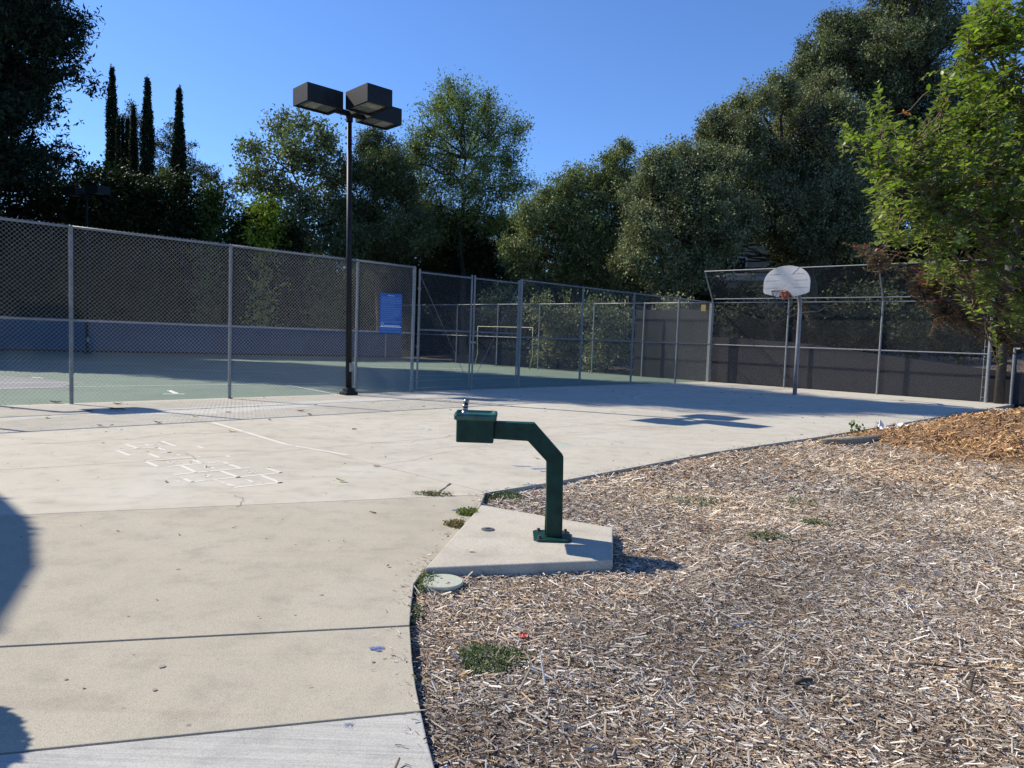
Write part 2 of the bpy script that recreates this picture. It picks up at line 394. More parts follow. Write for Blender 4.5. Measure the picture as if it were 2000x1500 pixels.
for k in range(26):
    q = 2 * math.pi * k / 26; q2 = 2 * math.pi * (k + 1) / 26; c = G(792, 839)
    if k % 5 == 4: continue
    strip(ar, (c.x + .36 * math.cos(q), c.y + .42 * math.sin(q)), (c.x + .36 * math.cos(q2), c.y + .42 * math.sin(q2)), .05, .0016)
for k in range(9):
    a = G(random.uniform(600, 800), random.uniform(822, 862)); strip(ar, a, (a.x + random.uniform(-.4, .4), a.y + random.uniform(-.5, .5)), .03, .0014)
ar.build('chalk_scrawl', MAT['faint'])['kind'] = 'structure'
cb = MB()
for px, py, w, l in ((735, 1097, .03, .05), (736, 1268, .035, .035), (680, 1416, .018, .02), (1035, 947, .05, .07), (1020, 911, .03, .12), (1055, 916, .05, .10), (1062, 921, .03, .05), (895, 996, .03, .06)):
    c = G(px, py)
    for k in range(5): strip(cb, (c.x - l * random.uniform(.5, 1), c.y + random.uniform(-w, w)), (c.x + l * random.uniform(.5, 1), c.y + random.uniform(-w, w)), w * .6, .0014 + k * 1e-4)
cb.build('blue_chalk_marks', MAT['chalk_blue'])['kind'] = 'structure'
cc = MB()
for k in range(7):
    c = G(1112, 868 + k * .6); strip(cc, (c.x - random.uniform(.12, .3), c.y + random.uniform(-.12, .12)), (c.x + random.uniform(.1, .25), c.y + random.uniform(-.1, .1)), .03, .0014 + k * 1e-4)
cc.build('turquoise_chalk_mark', MAT['chalk_cyan'])['kind'] = 'structure'

# hopscotch grid
hs = MB()
def hz(x, y): return (200 + x / 5.0, 840 + y / 5.0)       # zoomed reading of the photo -> picture point
def hl(pts, w=.042):
    P = [G(*hz(*p)) for p in pts]
    for a, b in zip(P, P[1:]): strip(hs, a, b, w, .0018)
for a in ([(1285, 562), (1760, 512)], [(1105, 487), (1280, 550)], [(1550, 443), (1745, 518)],
          [(790, 475), (880, 508)], [(870, 508), (1760, 415)], [(1155, 400), (1335, 464)], [(1610, 375), (1750, 418)], [(700, 438), (930, 414)], [(930, 414), (1030, 404)], [(1050, 402), (1440, 368)],
          [(775, 350), (915, 415)], [(1180, 315), (1345, 372)], [(640, 358), (1010, 324)], [(1030, 322), (1160, 312)],
          [(400, 305), (870, 266)], [(410, 303), (540, 358)], [(880, 292), (970, 325)],
          [(130, 198), (590, 165)], [(135, 198), (270, 250)], [(530, 168), (660, 220)], [(455, 232), (560, 272)], [(215, 135), (420, 122)], [(215, 135), (350, 182)], [(575, 110), (715, 158)], [(925, 158), (985, 178)],
          [(560, 225), (680, 215)], [(1215, 250), (1240, 262)], [(930, 263), (960, 260)]):
    hl(a)
for a in ([(1390, 487), (1420, 488), (1475, 514)],                                             # 1
          [(955, 446), (1010, 436), (1060, 446), (1000, 462), (1060, 466)],                     # 2
          [(1380, 398), (1440, 396), (1430, 407), (1500, 405), (1480, 420), (1420, 416)],       # 3
          [(1100, 378), (1010, 350), (1005, 368)], [(1010, 365), (1060, 360)],                  # 4
          [(720, 308), (650, 305), (650, 318), (725, 318), (700, 330), (640, 328)],             # 5
          [(680, 238), (730, 236), (750, 250)],                                                 # 7
          [(355, 207), (395, 215)], [(410, 208), (455, 210), (430, 212)],                       # 9
          [(415, 140), (460, 155)], [(480, 142), (545, 138), (565, 148), (500, 152), (480, 142)], # 10
          [(760, 462), (790, 468)], [(720, 498), (760, 506)]):
    hl(a, .032)
hs.build('hopscotch_markings', MAT['line'])['kind'] = 'structure'
# lines on the tennis court
tl = MB()
for a, b, w in (((-400, 765), (-5, 759), .05), ((-5, 759), (100, 756.5), .05), ((100, 756.5), (330, 753), .05), ((-400, 750), (0, 748.5), .05), ((0, 748.5), (160, 746.5), .05),
                ((330, 753), (640, 749), .05), ((805, 744), (1000, 737), .05), ((805, 734), (1000, 730), .05), ((560, 752), (660, 771), .05), ((640, 716), (1000, 722), .05), ((0, 704), (300, 711), .05), ((820, 718), (940, 722), .05), ((320, 721), (560, 728), .05),
                ((60, 737), (85, 739), .1), ((318, 770), (362, 770), .1), ((330, 763), (345, 769), .1)):
    strip(tl, G(*a), G(*b), w, .0056)
tl.build('tennis_court_lines', MAT['tline'])['kind'] = 'structure'

# ================================================================== MULCH CHIPS
def in_poly(P, poly):
    x, y = P[:, 0], P[:, 1]; ins = np.zeros(len(P), bool); n = len(poly); j = n - 1
    for i in range(n):
        xi, yi = poly[i]; xj, yj = poly[j]
        c = ((yi > y) != (yj > y)) & (x < (xj - xi) * (y - yi) / (yj - yi + 1e-12) + xi)
        ins ^= c; j = i
    return ins
PAL = np.array([(.72, .67, .59), (.60, .54, .45), (.42, .33, .23), (.30, .20, .13), (.19, .12, .08), (.11, .075, .05), (.33, .30, .27), (.23, .20, .18), (.52, .33, .14), (.80, .76, .69)])
PALW = np.array([.13, .18, .16, .13, .11, .07, .09, .07, .025, .025])
def chips(P, Z, L, W, cols, tilt=.35, nrm=None, seed=0):
    """tent shaped splinters: 6 vertices, two faces each"""
    r = np.random.RandomState(seed); n = len(P)
    th = r.uniform(0, 2 * np.pi, n); th = np.where(r.rand(n) < .45, -.45 + r.normal(0, .45, n), th)
    el = r.normal(0, tilt, n)
    a = np.stack([np.cos(th) * np.cos(el), np.sin(th) * np.cos(el), np.sin(el)], 1)
    b = np.stack([-np.sin(th), np.cos(th), r.normal(0, .3, n)], 1); b /= np.linalg.norm(b, axis=1)[:, None]
    c = np.cross(a, b)
    ctr = np.column_stack([P, Z + np.abs(np.sin(el)) * L * .42])
    a = a * (L / 2)[:, None]; b = b * (W / 2)[:, None]; c = c * (W * r.uniform(.12, .5, n))[:, None]
    tp = r.uniform(.25, 1.0, (n, 1)); bend = c * r.uniform(-1.0, 1.0, (n, 1))
    V = np.stack([ctr - a - b * tp, ctr + a - b * r.uniform(.2, 1, (n, 1)), ctr - a + c + bend * .3, ctr + a + c - bend * .3, ctr - a + b * r.uniform(.2, 1, (n, 1)), ctr + a + b * tp], 1).reshape(-1, 3)
    base = (np.arange(n) * 6)[:, None]
    F = np.concatenate([base + np.array([[0, 1, 3, 2]]), base + np.array([[2, 3, 5, 4]])])
    return V, F, np.repeat(cols, 6, axis=0)
redge = [(1.4, -4), (.55, -1.0), (.1, .6), (-.08, 1.5)] + [xy(R[k]) for k in ((850, 1500), (836, 1450), (822, 1388), (812, 1340), (805, 1290), (800, 1221), (803, 1180), (808, 1140), (830, 1110), (890, 1045), (938, 988))] + edge
mpoly = [(p[0] + .012, p[1] - .004) for p in redge] + [(19, 19), (19, -4)]
spoly = [G(940, 985, .03), G(1198, 1030, .03), G(1197, 1093, .03), G(830, 1108, .03)]; spoly = [xy(p) for p in spoly]
def scatter(dens, y0, y1, lm, wm, seed):
    r = np.random.RandomState(seed)
    x0, x1 = -.7, .78 * y1 + 1.6; n = int((x1 - x0) * (y1 - y0) * dens)
    P = np.column_stack([r.uniform(x0, x1, n), r.uniform(y0, y1, n)])
    P = P[(P[:, 0] < .78 * P[:, 1] + 1.4)]
    P = P[in_poly(P, mpoly) & ~in_poly(P, spoly)]
    n = len(P)
    L = np.clip(r.lognormal(math.log(lm * .86), .72, n), .004, .13); W = np.clip(L * r.uniform(.13, .42, n), .003, wm)
    ci = r.choice(len(PAL), n, p=PALW / PALW.sum()); col = (PAL[ci] * .80 + np.array([.36, .30, .235]) * .20) * r.uniform(.72, 1.2, (n, 1))
    # large patches, weathered pale ones and browner ones
    pt = np.sin(P[:, 0] * 1.3 + 1.7 * np.sin(P[:, 1] * .9)) * np.cos(P[:, 1] * 1.1 - .6 * P[:, 0]); col *= (1 + .20 * pt + .12 * np.sin(P[:, 0] * 3.1 + 2 * np.sin(P[:, 1] * 2.3)))[:, None]; col *= np.stack([1 + .04 * pt, 1 + 0 * pt, 1 - .07 * pt], 1)
    br = (P[:, 1] > 7.5) & (r.rand(n) < .35); col[br] *= (.85, .72, .6)
    Z = MZ + r.uniform(0, .018, n) + .012 * np.sin(P[:, 0] * 5) * np.cos(P[:, 1] * 4)
    return P, Z, L, W, col
parts_ = []
for k, (dn, a, b, lm, wm) in enumerate(((19000, 1.2, 3.0, .0128, .010), (15000, 3.0, 4.6, .0138, .010), (9000, 4.6, 7.0, .018, .012), (4000, 7.0, 10.5, .027, .017), (2000, 10.5, 19, .038, .022))):
    P, Z, L, W, col = scatter(dn, a, b, lm, wm, 20 + k); parts_.append(chips(P, Z, L, W, col, .28, seed=40 + k))
def merge(lst):
    V = np.concatenate([p[0] for p in lst]); o = 0; F = []
    for p in lst: F.append(p[1] + o); o += len(p[0])
    return V, np.concatenate(F), np.concatenate([p[2] for p in lst])
V, F, K = merge(parts_)
tag(np_mesh('wood_chip_mulch', V, F, K, MAT['chip']), 'loose weathered wood chip mulch covering the bed right of the path', 'mulch', kind='stuff')
# larger bits: bark strips and sticks lying in the mulch
r = np.random.RandomState(5); n = 420
P = np.column_stack([r.uniform(-.5, 8, n), r.uniform(1.6, 9, n)]); P = P[in_poly(P, mpoly) & ~in_poly(P, spoly)]; n = len(P)
L = r.uniform(.05, .15, n); W = r.uniform(.006, .017, n)
col = np.array([(.10, .07, .05), (.60, .54, .46), (.24, .2, .17), (.42, .30, .16)])[r.randint(0, 4, n)] * r.uniform(.8, 1.2, (n, 1))
V, F, K = chips(P, np.full(n, MZ + .022), L, W, col, .12, seed=77)
tag(np_mesh('bark_strips', V, F, K, MAT['chip']), 'longer bark strips and splinters strewn over the mulch', 'bark', kind='stuff')

# ---- pile of fresh orange chips
PC = (10.6, 11.6)
def pile_h(x, y):
    # two overlapping soft mounds
    h = .80 * np.exp(-(((x - 10.6) / 2.5) ** 2 + ((y - 11.8) / 1.55) ** 2) ** 1.15)
    h2 = .42 * np.exp(-(((x - 8.0) / 1.25) ** 2 + ((y - 11.65) / 1.0) ** 2) ** 1.2)
    h3 = .30 * np.exp(-(((x - 7.9) / 1.5) ** 2 + ((y - 10.2) / .9) ** 2) ** 1.2)
    h4 = .20 * np.exp(-(((x - 6.7) / .9) ** 2 + ((y - 11.5) / .75) ** 2) ** 1.2)
    return np.maximum(np.maximum(np.maximum(h, h2), h3), h4) + .35 * np.minimum(h, h2) - .03
vs = []; fs = []; nx, ny = 70, 50
for i in range(nx):
    for j in range(ny):
        x = 5.2 + i * .16; y = 8.0 + j * .15; vs.append((x, y, MZ + float(pile_h(x, y)) + random.uniform(-.012, .012)))
for i in range(nx - 1):
    for j in range(ny - 1): fs.append((i * ny + j, (i + 1) * ny + j, (i + 1) * ny + j + 1, i * ny + j + 1))
MAT['pilesoil'] = soil('fresh_chip_base', (.10, .06, .03), (.22, .13, .07), (.40, .27, .15), 40, .9, .03)
pile = MB().add(vs, fs).build('wood_chip_pile', MAT['pilesoil'], smooth=True)
tag(pile, 'big heap of fresh orange brown wood chips at the edge of the court', 'mulch pile')
r = np.random.RandomState(9); n = 62000
P = np.column_stack([r.uniform(5.4, 15.5, n), r.uniform(8.2, 15.2, n)]); H = pile_h(P[:, 0], P[:, 1]); k = H > r.uniform(-.03, .08, n); P = P[k]; H = H[k]; n = len(P)
L = np.clip(r.lognormal(math.log(.050), .4, n), .02, .14); W = L * r.uniform(.2, .45, n)
PP = np.array([(.62, .38, .17), (.50, .28, .11), (.38, .20, .08), (.24, .12, .05), (.14, .07, .03), (.72, .50, .27), (.45, .33, .2)])
col = (PP[r.choice(7, n, p=[.2, .24, .2, .14, .07, .09, .06])] * .82 + np.array([.34, .27, .20]) * .18) * r.uniform(.6, 1.12, (n, 1))
V, F, K = chips(P, MZ + H + r.uniform(-.005, .02, n), L, W, col, .5, seed=78)
pc = np_mesh('fresh_chips', V, F, K, MAT['chip'], pile); pc['kind'] = 'stuff'

# ================================================================== FENCES
WR = .0017
def wire_mesh(name, a, b, z0, z1, parent, off=0.0, nrm=None, lean=None, pitch=.072, rad=WR, mat=None, barbs=True):
    """chain link between two ground points: both diagonal wire families, cut at every fourth crossing"""
    a = np.array([a[0], a[1]]); b = np.array([b[0], b[1]]); Ln = np.linalg.norm(b - a); d = (b - a) / Ln; n = np.array([-d[1], d[0]])
    H = z1 - z0; segs = []
    zt = z1 + (.03 if barbs else 0)
    for sgn in (1, -1):
        k0 = -H if sgn > 0 else 0; k1 = Ln if sgn > 0 else Ln + H
        for s0 in np.arange(k0, k1, pitch):
            zs = np.arange(0, zt - z0 + 1e-6, .288)
            if len(zs) < 2 or zs[-1] < zt - z0: zs = np.append(zs, zt - z0)
            for u, v in zip(zs, zs[1:]):
                sa, sb = s0 + sgn * u, s0 + sgn * v
                if sgn > 0:
                    if sb < 0 or sa > Ln: continue
                    ua, ub = u, v
                    if sa < 0: ua = u - sa; sa = 0
                    if sb > Ln: ub = v - (sb - Ln); sb = Ln
                else:
                    if sa < 0 or sb > Ln: continue
                    ua, ub = u, v
                    if sa > Ln: ua = u + (sa - Ln); sa = Ln
                    if sb < 0: ub = v + sb; sb = 0
                if ub - ua < 1e-4: continue
                segs.append((sa, ua, sb, ub, sgn * .0022))
    S = np.array(segs)
    def pt(s, u, o):
        q = np.column_stack([a[0] + d[0] * s + n[0] * (o + off), a[1] + d[1] * s + n[1] * (o + off), z0 + u])
        if lean is not None: q[:, 0] += lean[0] * u / H; q[:, 1] += lean[1] * u / H
        return q
    A = pt(S[:, 0], S[:, 1], S[:, 4]); B = pt(S[:, 2], S[:, 3], S[:, 4])
    T = B - A; T /= np.linalg.norm(T, axis=1)[:, None]; N = np.tile(np.array([n[0], n[1], 0.0]), (len(T), 1)); X = np.cross(T, N)
    vv = []
    for P_ in (A, B):
        for k in range(3):
            q = 2 * np.pi * k / 3 + .5; vv.append(P_ + rad * (math.cos(q) * N + math.sin(q) * X))
    V = np.stack(vv, 1).reshape(-1, 3); base = (np.arange(len(A)) * 6)[:, None]
    F = np.concatenate([base + np.array([[k, (k + 1) % 3, 3 + (k + 1) % 3, 3 + k]]) for k in range(3)])
    return np_mesh(name, V, F, None, mat or MAT['wire'], parent)
def s_on(px, A, d):                       # where a sight line in picture column px crosses a ground line
    best = None
    for k in range(4000):
        s = -12 + k * .01; p = A + d * s
        q = Vector((p.x, p.y, -CAMH)); w = q.y * _cp - q.z * _sp; y = q.y * _sp + q.z * _cp
        u = 1000 + FPX * (q.x / w * _c + y / w * _s)
        if w > .5 and u >= px: return s
    return 28
def post(mb, p, z0, z1, r, n=12): mb.tube([(p[0], p[1], z0), (p[0], p[1], z1)], r, n); mb.tube([(p[0], p[1], z1), (p[0], p[1], z1 + .015), (p[0], p[1], z1 + .04)], [r * 1.08, r * 1.08, r * .5], n)
FH = 3.0
def fence(name, label, A, d, ss, mesh_side, wr=.0017, r_post=.032, top=FH, mid=1.43, ends=(True, True), group=None, z0=.0):
    root = empty(name, (0, 0, 0)); tag(root, label, 'fence', group)
    n = Vector((-d.y, d.x)) * mesh_side
    for i, s in enumerate(ss):
        if (i == 0 and not ends[0]) or (i == len(ss) - 1 and not ends[1]): continue
        p = A + d * s; mb = MB(); post(mb, p, -.12, top - .01, r_post * (1.25 if i in (0, len(ss) - 1) else 1))
        for z in (.25, .85, 1.15, 1.85, 2.3, 2.7):
            if z > top - .1: continue
            mb.tube([(p.x, p.y, z), (p.x, p.y, z + .012)], r_post * 1.25 + .003, 12)
        mb.build('post', MAT['galv_dark'], root, smooth=False)
    for i, (s, e) in enumerate(zip(ss, ss[1:])):
        a, b = A + d * s, A + d * e
        MB().tube([(a.x, a.y, top), (b.x, b.y, top)], .021, 10).build('top_rail', MAT['galv'], root, smooth=True)
        m = MB().tube([(a.x, a.y, mid), (b.x, b.y, mid)], .020, 10)
        for k in range(1, 6):
            q = a + (b - a) * k / 6; m.tube([(q.x, q.y, mid - .024), (q.x, q.y, mid + .026)], .028, 6)
        m.build('middle_rail', MAT['galv'], root)
        wire_mesh('wire_mesh', a, b, z0 + .03, top + .005, root, off=.036 * mesh_side, rad=wr, mat=MAT['wire_near'] if wr > .002 else None)
    return root
SA = [s_on(px, FA0, FAd) for px in (139.5, 447.5, 693, 803, 1011, 1131, 1231, 1318)]
SB = [s_on(px, FA1, FBd) for px in (1531, 1712, 1925)]
corner_s = (FA1 - FA0).length
fence('chain_link_fence', 'tall grey chain link fence between the court and the gate, nearest on the left', FA0, FAd, [SA[0] - 8.4, SA[0] - 5.6, SA[0] - 2.8] + SA[:4], -1, wr=.0021)
fence('chain_link_fence', 'chain link fence run from the gate to the far corner by the hoop', FA0, FAd, SA[4:] + [corner_s - .05], -1)
# gate: two leaves
gate = empty('chain_link_gate', (0, 0, 0)); tag(gate, 'double leaf chain link gate standing closed beside the blue sign', 'gate')
ga = SA[3] + .16; gb = SA[4] - .10; gm = s_on(918, FA0, FAd)
for (a, b, hs_) in ((ga, gm - .05, 0), (gm + .05, gb, 1)):
    leaf = MB(); pa, pb = FA0 + FAd * a, FA0 + FAd * b
    for p in (pa, pb): leaf.tube([(p.x, p.y, .06), (p.x, p.y, FH - .02)], .024, 10)
    for z in (.09, 1.52, FH - .1): leaf.tube([(pa.x, pa.y, z), (pb.x, pb.y, z)], .020, 8)
    hp = pa if hs_ == 0 else pb
    for z in (.35, 1.1, 2.5): leaf.box((hp.x, hp.y, z), (.07, .07, .06))
    lo = leaf.build('gate_frame', MAT['galv_dark'], gate)
    wire_mesh('wire_mesh', pa, pb, .07, FH - .08, gate, off=-.02)
    rd = MB(); q = (pa, pb) if hs_ == 0 else (pb, pa)
    rd.tube([(q[0].x, q[0].y, FH - .15), (q[1].x - FAd.x * .0, q[1].y, .15)], .006, 6).build('truss_rod', MAT['galv'], gate)
pm = FA0 + FAd * gm - Vector((FAn.x, FAn.y)) * .05
MB().tube([(pm.x, pm.y, .0), (pm.x, pm.y, 1.45)], .012, 8).box((pm.x, pm.y, 1.25), (.16, .05, .05)).box((pm.x, pm.y, 1.14), (.04, .04, .08)).build('latch', MAT['galv'], gate)
# fence along the far side (back of tennis court) and front by the hoop
SBb = [-(FA1 - Vector((q.x, q.y))).length for q in (G(980, 715), G(1060, 721), G(1153, 729), G(1262, 736))]
fence('chain_link_fence', 'distant chain link fence at the back of the green court behind the goal', FA1, FBd, [-20.2, -17.2, -14.2] + SBb + [-.08], 1, top=FH)
fb = fence('chain_link_fence', 'chain link fence with leaning top extension behind the basketball hoop', FA1, FBd, [0.0] + SB, 1, top=FH)
# leaning extension on top
LE = Vector((-FBn.x, -FBn.y)) * .75
for i, s in enumerate([0.0] + SB):
    p = FA1 + FBd * s; MB().tube([(p.x, p.y, FH + .02), (p.x + LE.x, p.y + LE.y, FH + 1.12)], .024, 10).build('outrigger_arm', MAT['galv'], fb)
a, b = FA1, FA1 + FBd * SB[-1]
MB().tube([(a.x + LE.x, a.y + LE.y, FH + 1.1), (b.x + LE.x, b.y + LE.y, FH + 1.1)], .02, 8).build('extension_rail', MAT['galv'], fb)
MB().tube([(a.x + LE.x * .08, a.y + LE.y * .08, FH + .13), (b.x + LE.x * .08, b.y + LE.y * .08, FH + .13)], .018, 8).build('extension_rail', MAT['galv'], fb)
wire_mesh('extension_mesh', a, b, FH + .1, FH + 1.1, fb, lean=(LE.x, LE.y), barbs=False)
# end posts and the dark fence beyond them
e0 = FA1 + FBd * (SB[-1] + .32)
MB().tube([(e0.x, e0.y, -.1), (e0.x, e0.y, 5.4)], [.13, .11], 14).build('wooden_pole', MAT['wood_pole'], smooth=True)
tag(bpy.data.objects['wooden_pole'], 'weathered grey wooden pole beside the end post of the fence', 'pole')
fence('chain_link_fence', 'dark chain link fence right of the wooden pole, behind the chip pile', FA1, FBd, [SB[-1] + .6, SB[-1] + 3.4, SB[-1] + 6.2], 1, top=1.62, mid=1.60)
# terminal bands on the right end post
p = FA1 + FBd * SB[-1]; mb = MB()
for z in np.arange(.15, 2.9, .3): mb.box((p.x - FBd.x * .09, p.y - FBd.y * .09, z), (.09, .03, .03))
mb.tube([(p.x - FBd.x * .13, p.y - FBd.y * .13, .05), (p.x - FBd.x * .13, p.y - FBd.y * .13, 2.95)], .009, 6).tube([(p.x, p.y, -.1), (p.x, p.y, 3.0)], .052, 14)
mb.build('end_post', MAT['galv'], fb)
mb = MB(); p = FA1
for z in np.arange(.15, 2.9, .3): mb.box((p.x, p.y, z), (.15, .05, .03))
mb.tube([(p.x, p.y, -.1), (p.x, p.y, 3.0)], .05, 12); mb.build('end_post', MAT['galv'], fb)
# dark screen wall close behind the fence, its top falls to the right
w = MB()
a = FA1 + FBn * .32 - FBd * .1; tops = ((0, 1.72), (3.2, 1.6), (6.0, 1.28), (9.5, .92), (16, .55))
for (s0, z0), (s1, z1) in zip(tops, tops[1:]):
    p0, p1 = a + FBd * s0, a + FBd * s1; q0, q1 = p0 + FBn * .15, p1 + FBn * .15
    w.add([(*p0, -.13), (*p1, -.13), (*p1, z1), (*p0, z0), (*q0, -.13), (*q1, -.13), (*q1, z1), (*q0, z0)], [(0, 1, 2, 3), (5, 4, 7, 6), (3, 2, 6, 7)])
tag(w.build('retaining_wall', MAT['windscreen']), 'low dark purplish wall close behind the fence by the hoop', 'wall')
w = MB(); a = FA1 + FBn * .32; p0, p1 = a - FBd * .2, a - FBd * 3.6
w.extrude([(*p0, -.1), (*p1, -.1), (*p1, 2.75), (*p0, 2.75)], (FBn.x * .02, FBn.y * .02, 0))
tag(w.build('fence_screen', flat('grey_screen_fabric', (.009, .012, .013), .9, 0, .15, 2)), 'grey fabric screen on the far fence at the left of the corner post', 'screen')
# blue wall at the back of the tennis court
w = MB(); d = (WL1 - WL0).normalized(); n = Vector((-d.y, d.x))
w.prism([tuple(WL0), tuple(WL1), tuple(WL1 + n * .2), tuple(WL0 + n * .2)], -.13, 1.48)
bw = w.build('practice_wall', MAT['blue_wall']); tag(bw, 'low blue painted wall along the far side of the tennis court', 'wall')
w = MB().prism([tuple(WL0 - n * .012), tuple(WL1 - n * .012), tuple(WL1 - n * .002), tuple(WL0 - n * .002)], .0, .10).build('dark_strip', MAT['black'], bw)  # thin black strip along the foot of the wall
w = MB()
# ---- yellow plate at the corner
p = FA1 - FBd * .35 - FBn * .05
y_ = MB().box((p.x, p.y, 2.80), (.20, .02, .24), Matrix.Rotation(math.atan2(FBd.y, FBd.x), 3, 'Z')).build('warning_plate', MAT['yellow'], bevel=.005)
tag(y_, 'small yellow plate at the top of the fence corner', 'sign')

# ---- blue rules sign on the near fence
ss_ = (s_on(733.5, FA0, FAd) + s_on(776.5, FA0, FAd)) / 2; p = FA0 + FAd * ss_ - FAn * .085
sign = empty('rules_sign', (p.x, p.y, 1.40), math.atan2(FAd.y, FAd.x)); tag(sign, 'blue rules sign with fine lettering hung on the fence left of the gate', 'sign')
SW, SH = .61, .93
pts = []
for cx, cz, a0 in ((SW / 2 - .03, .03, -90), (SW / 2 - .03, SH - .03, 0), (-SW / 2 + .03, SH - .03, 90), (-SW / 2 + .03, .03, 180)):
    for k in range(5): q = math.radians(a0 + 22.5 * k); pts.append((cx + .03 * math.cos(q), 0, cz + .03 * math.sin(q)))
MB().extrude(pts, (0, .004, 0)).build('sign_panel', MAT['blue_sign'], sign)
def text(body, size, x, z, mat, parent, name='lettering'):
    cu = bpy.data.curves.new(name, 'FONT'); cu.body = body; cu.size = size; cu.align_x = 'CENTER'; cu.extrude = .0004
    to = bpy.data.objects.new(name, cu); C.objects.link(to)
    dg = bpy.context.evaluated_depsgraph_get(); me = bpy.data.meshes.new_from_object(to.evaluated_get(dg)); bpy.data.objects.remove(to)
    o = link(name, me, mat, parent, (x, -.0035, z)); o.rotation_euler = (math.pi / 2, 0, 0); return o
text('PARK RULES', .034, 0, .865, MAT['sign_bright'], sign, 'heading')
tm = MB(); z = .835
rr = random.Random(3)
while z > .27:
    nl = rr.choice((1, 2, 2, 3))
    for q in range(nl):
        x = -.275; xe = .275 if q < nl - 1 else rr.uniform(.0, .25)
        while x < xe:
            wl = rr.uniform(.012, .05); tm.box((x + wl / 2, -.0025, z), (wl, .002, .0085)); x += wl + .008
        z -= .0185
    z -= .012
for zz in (.115, .095, .055, .035):
    x = -.26
    while x < .26:
        wl = rr.uniform(.012, .05); tm.box((x + wl / 2, -.0025, zz), (wl, .002, .008)); x += wl + .008
tm.build('small_print', MAT['sign_text'], sign)
lg = MB()
lg.box((.0, -.0025, .155), (.60, .002, .016)); 
for k in range(16):
    q = 2 * math.pi * k / 16; lg.box((-.235 + .032 * math.cos(q), -.0025, .215 + .032 * math.sin(q)), (.014, .002, .008), Matrix.Rotation(-q - math.pi / 2, 3, 'Y'))
lg.box((-.235, -.0025, .172), (.03, .002, .02))
for k in range(11): lg.box((-.165 + k * .040, -.0025, .182), (.032, .002, .017))
lg.build('emblem', MAT['sign_bright'], sign)

# ================================================================== LAMPS
D1 = Vector((math.cos(math.radians(44.75)), math.sin(math.radians(44.75)), 0)); D2 = Vector((-D1.y, D1.x, 0))
def lamp_head(root, dirv, z, L=.83, W=.61, H=.36, gap=.34):
    dv = Vector(dirv).normalized(); rot = Matrix.Rotation(math.atan2(dv.y, dv.x), 3, 'Z')
    c = dv * (gap + L / 2)
    hd = empty('lamp_head', (0, 0, 0)); hd.parent = root
    # open-bottomed housing
    t = .012; h = MB()
    h.box(c + Vector((0, 0, z + H - t / 2)), (L, W, t), rot)
    for sx in (-1, 1): h.box(c + rot @ Vector((sx * (L / 2 - t / 2), 0, 0)) + Vector((0, 0, z + (H - t) / 2)), (t, W, H - t), rot)
    for sy in (-1, 1): h.box(c + rot @ Vector((0, sy * (W / 2 - t / 2), 0)) + Vector((0, 0, z + (H - t) / 2)), (L - 2 * t, t, H - t), rot)
    h.build('housing', MAT['bronze'], hd)
    f = MB()
    for sx in (-1, 1): f.box(c + rot @ Vector((sx * (L / 2 - .035), 0, 0)) + Vector((0, 0, z + .012)), (.045, W - .03, .012), rot)
    for sy in (-1, 1): f.box(c + rot @ Vector((0, sy * (W / 2 - .035), 0)) + Vector((0, 0, z + .012)), (L - .12, .045, .012), rot)
    f.build('lens_frame', MAT['bronze'], hd)
    MB().box(c + Vector((0, 0, z + .035)), (L - .1, W - .1, .006), rot).build('lens', MAT['lens'], hd)
    rf = MB(); rf.box(c + rot @ Vector((.12, 0, 0)) + Vector((0, 0, z + .027)), (.26, W - .22, .008), rot)
    rf.build('reflector', flat('pale_reflector', (.30, .29, .24), .35, 0, .6, 9), hd)
    MB().box(dv * (gap / 2 + .01) + Vector((0, 0, z + .05)), (gap + .06, .09, .10), rot).build('arm', MAT['bronze'], hd)
    return hd
def lamp(loc, label, dirs, z, group=None, sq=.062, tilt=0.0):
    root = empty('lamp_post', loc); tag(root, label, 'lamp post', group)
    rot = Matrix.Rotation(math.atan2(D1.y, D1.x), 3, 'Z')
    mb = MB(); mb.tube([(0, 0, 0.05), (0, 0, z + .03)], [sq * 1.12, sq * .86], 16); mb.build('pole', MAT['bronze'], root, smooth=True)
    MB().box((0, 0, .035), (.30, .30, .07), rot).box((0, 0, .11), (.22, .22, .10), rot, .85).build('base_cover', MAT['bronze'], root, bevel=.012)
    MB().box((D1.x * .02 - D2.x * .085, D1.y * .02 - D2.y * .085, .62), (.10, .05, .20), rot).build('junction_box', MAT['galv_dark'], root, bevel=.006)
    MB().tube([(0, 0, z - .12), (0, 0, z + .0)], .075, 14).build('collar', MAT['bronze'], root)
    for d in dirs: lamp_head(root, d, z)
    root.rotation_euler[1] = tilt
    return root
lp = G(681, 771)
LZ = 6.10
lamp((lp.x, lp.y, 0), 'tall dark lamp post with three box heads standing at the near fence', [-D1, -D2, D1], LZ, tilt=math.radians(-1.05))
p2 = G(170, 690)
sc = 1
l2 = lamp((p2.x * .99, p2.y * .99, 0), 'dark twin headed lamp post before the shaded trees on the left', [-(D1 * .35 - D2 * .93).normalized(), (D1 * .35 - D2 * .93).normalized()], 7.05)
lamp((-14.0, 13.5, 0), 'single headed lamp post inside the tennis court, out on the left', [D1], 6.14)

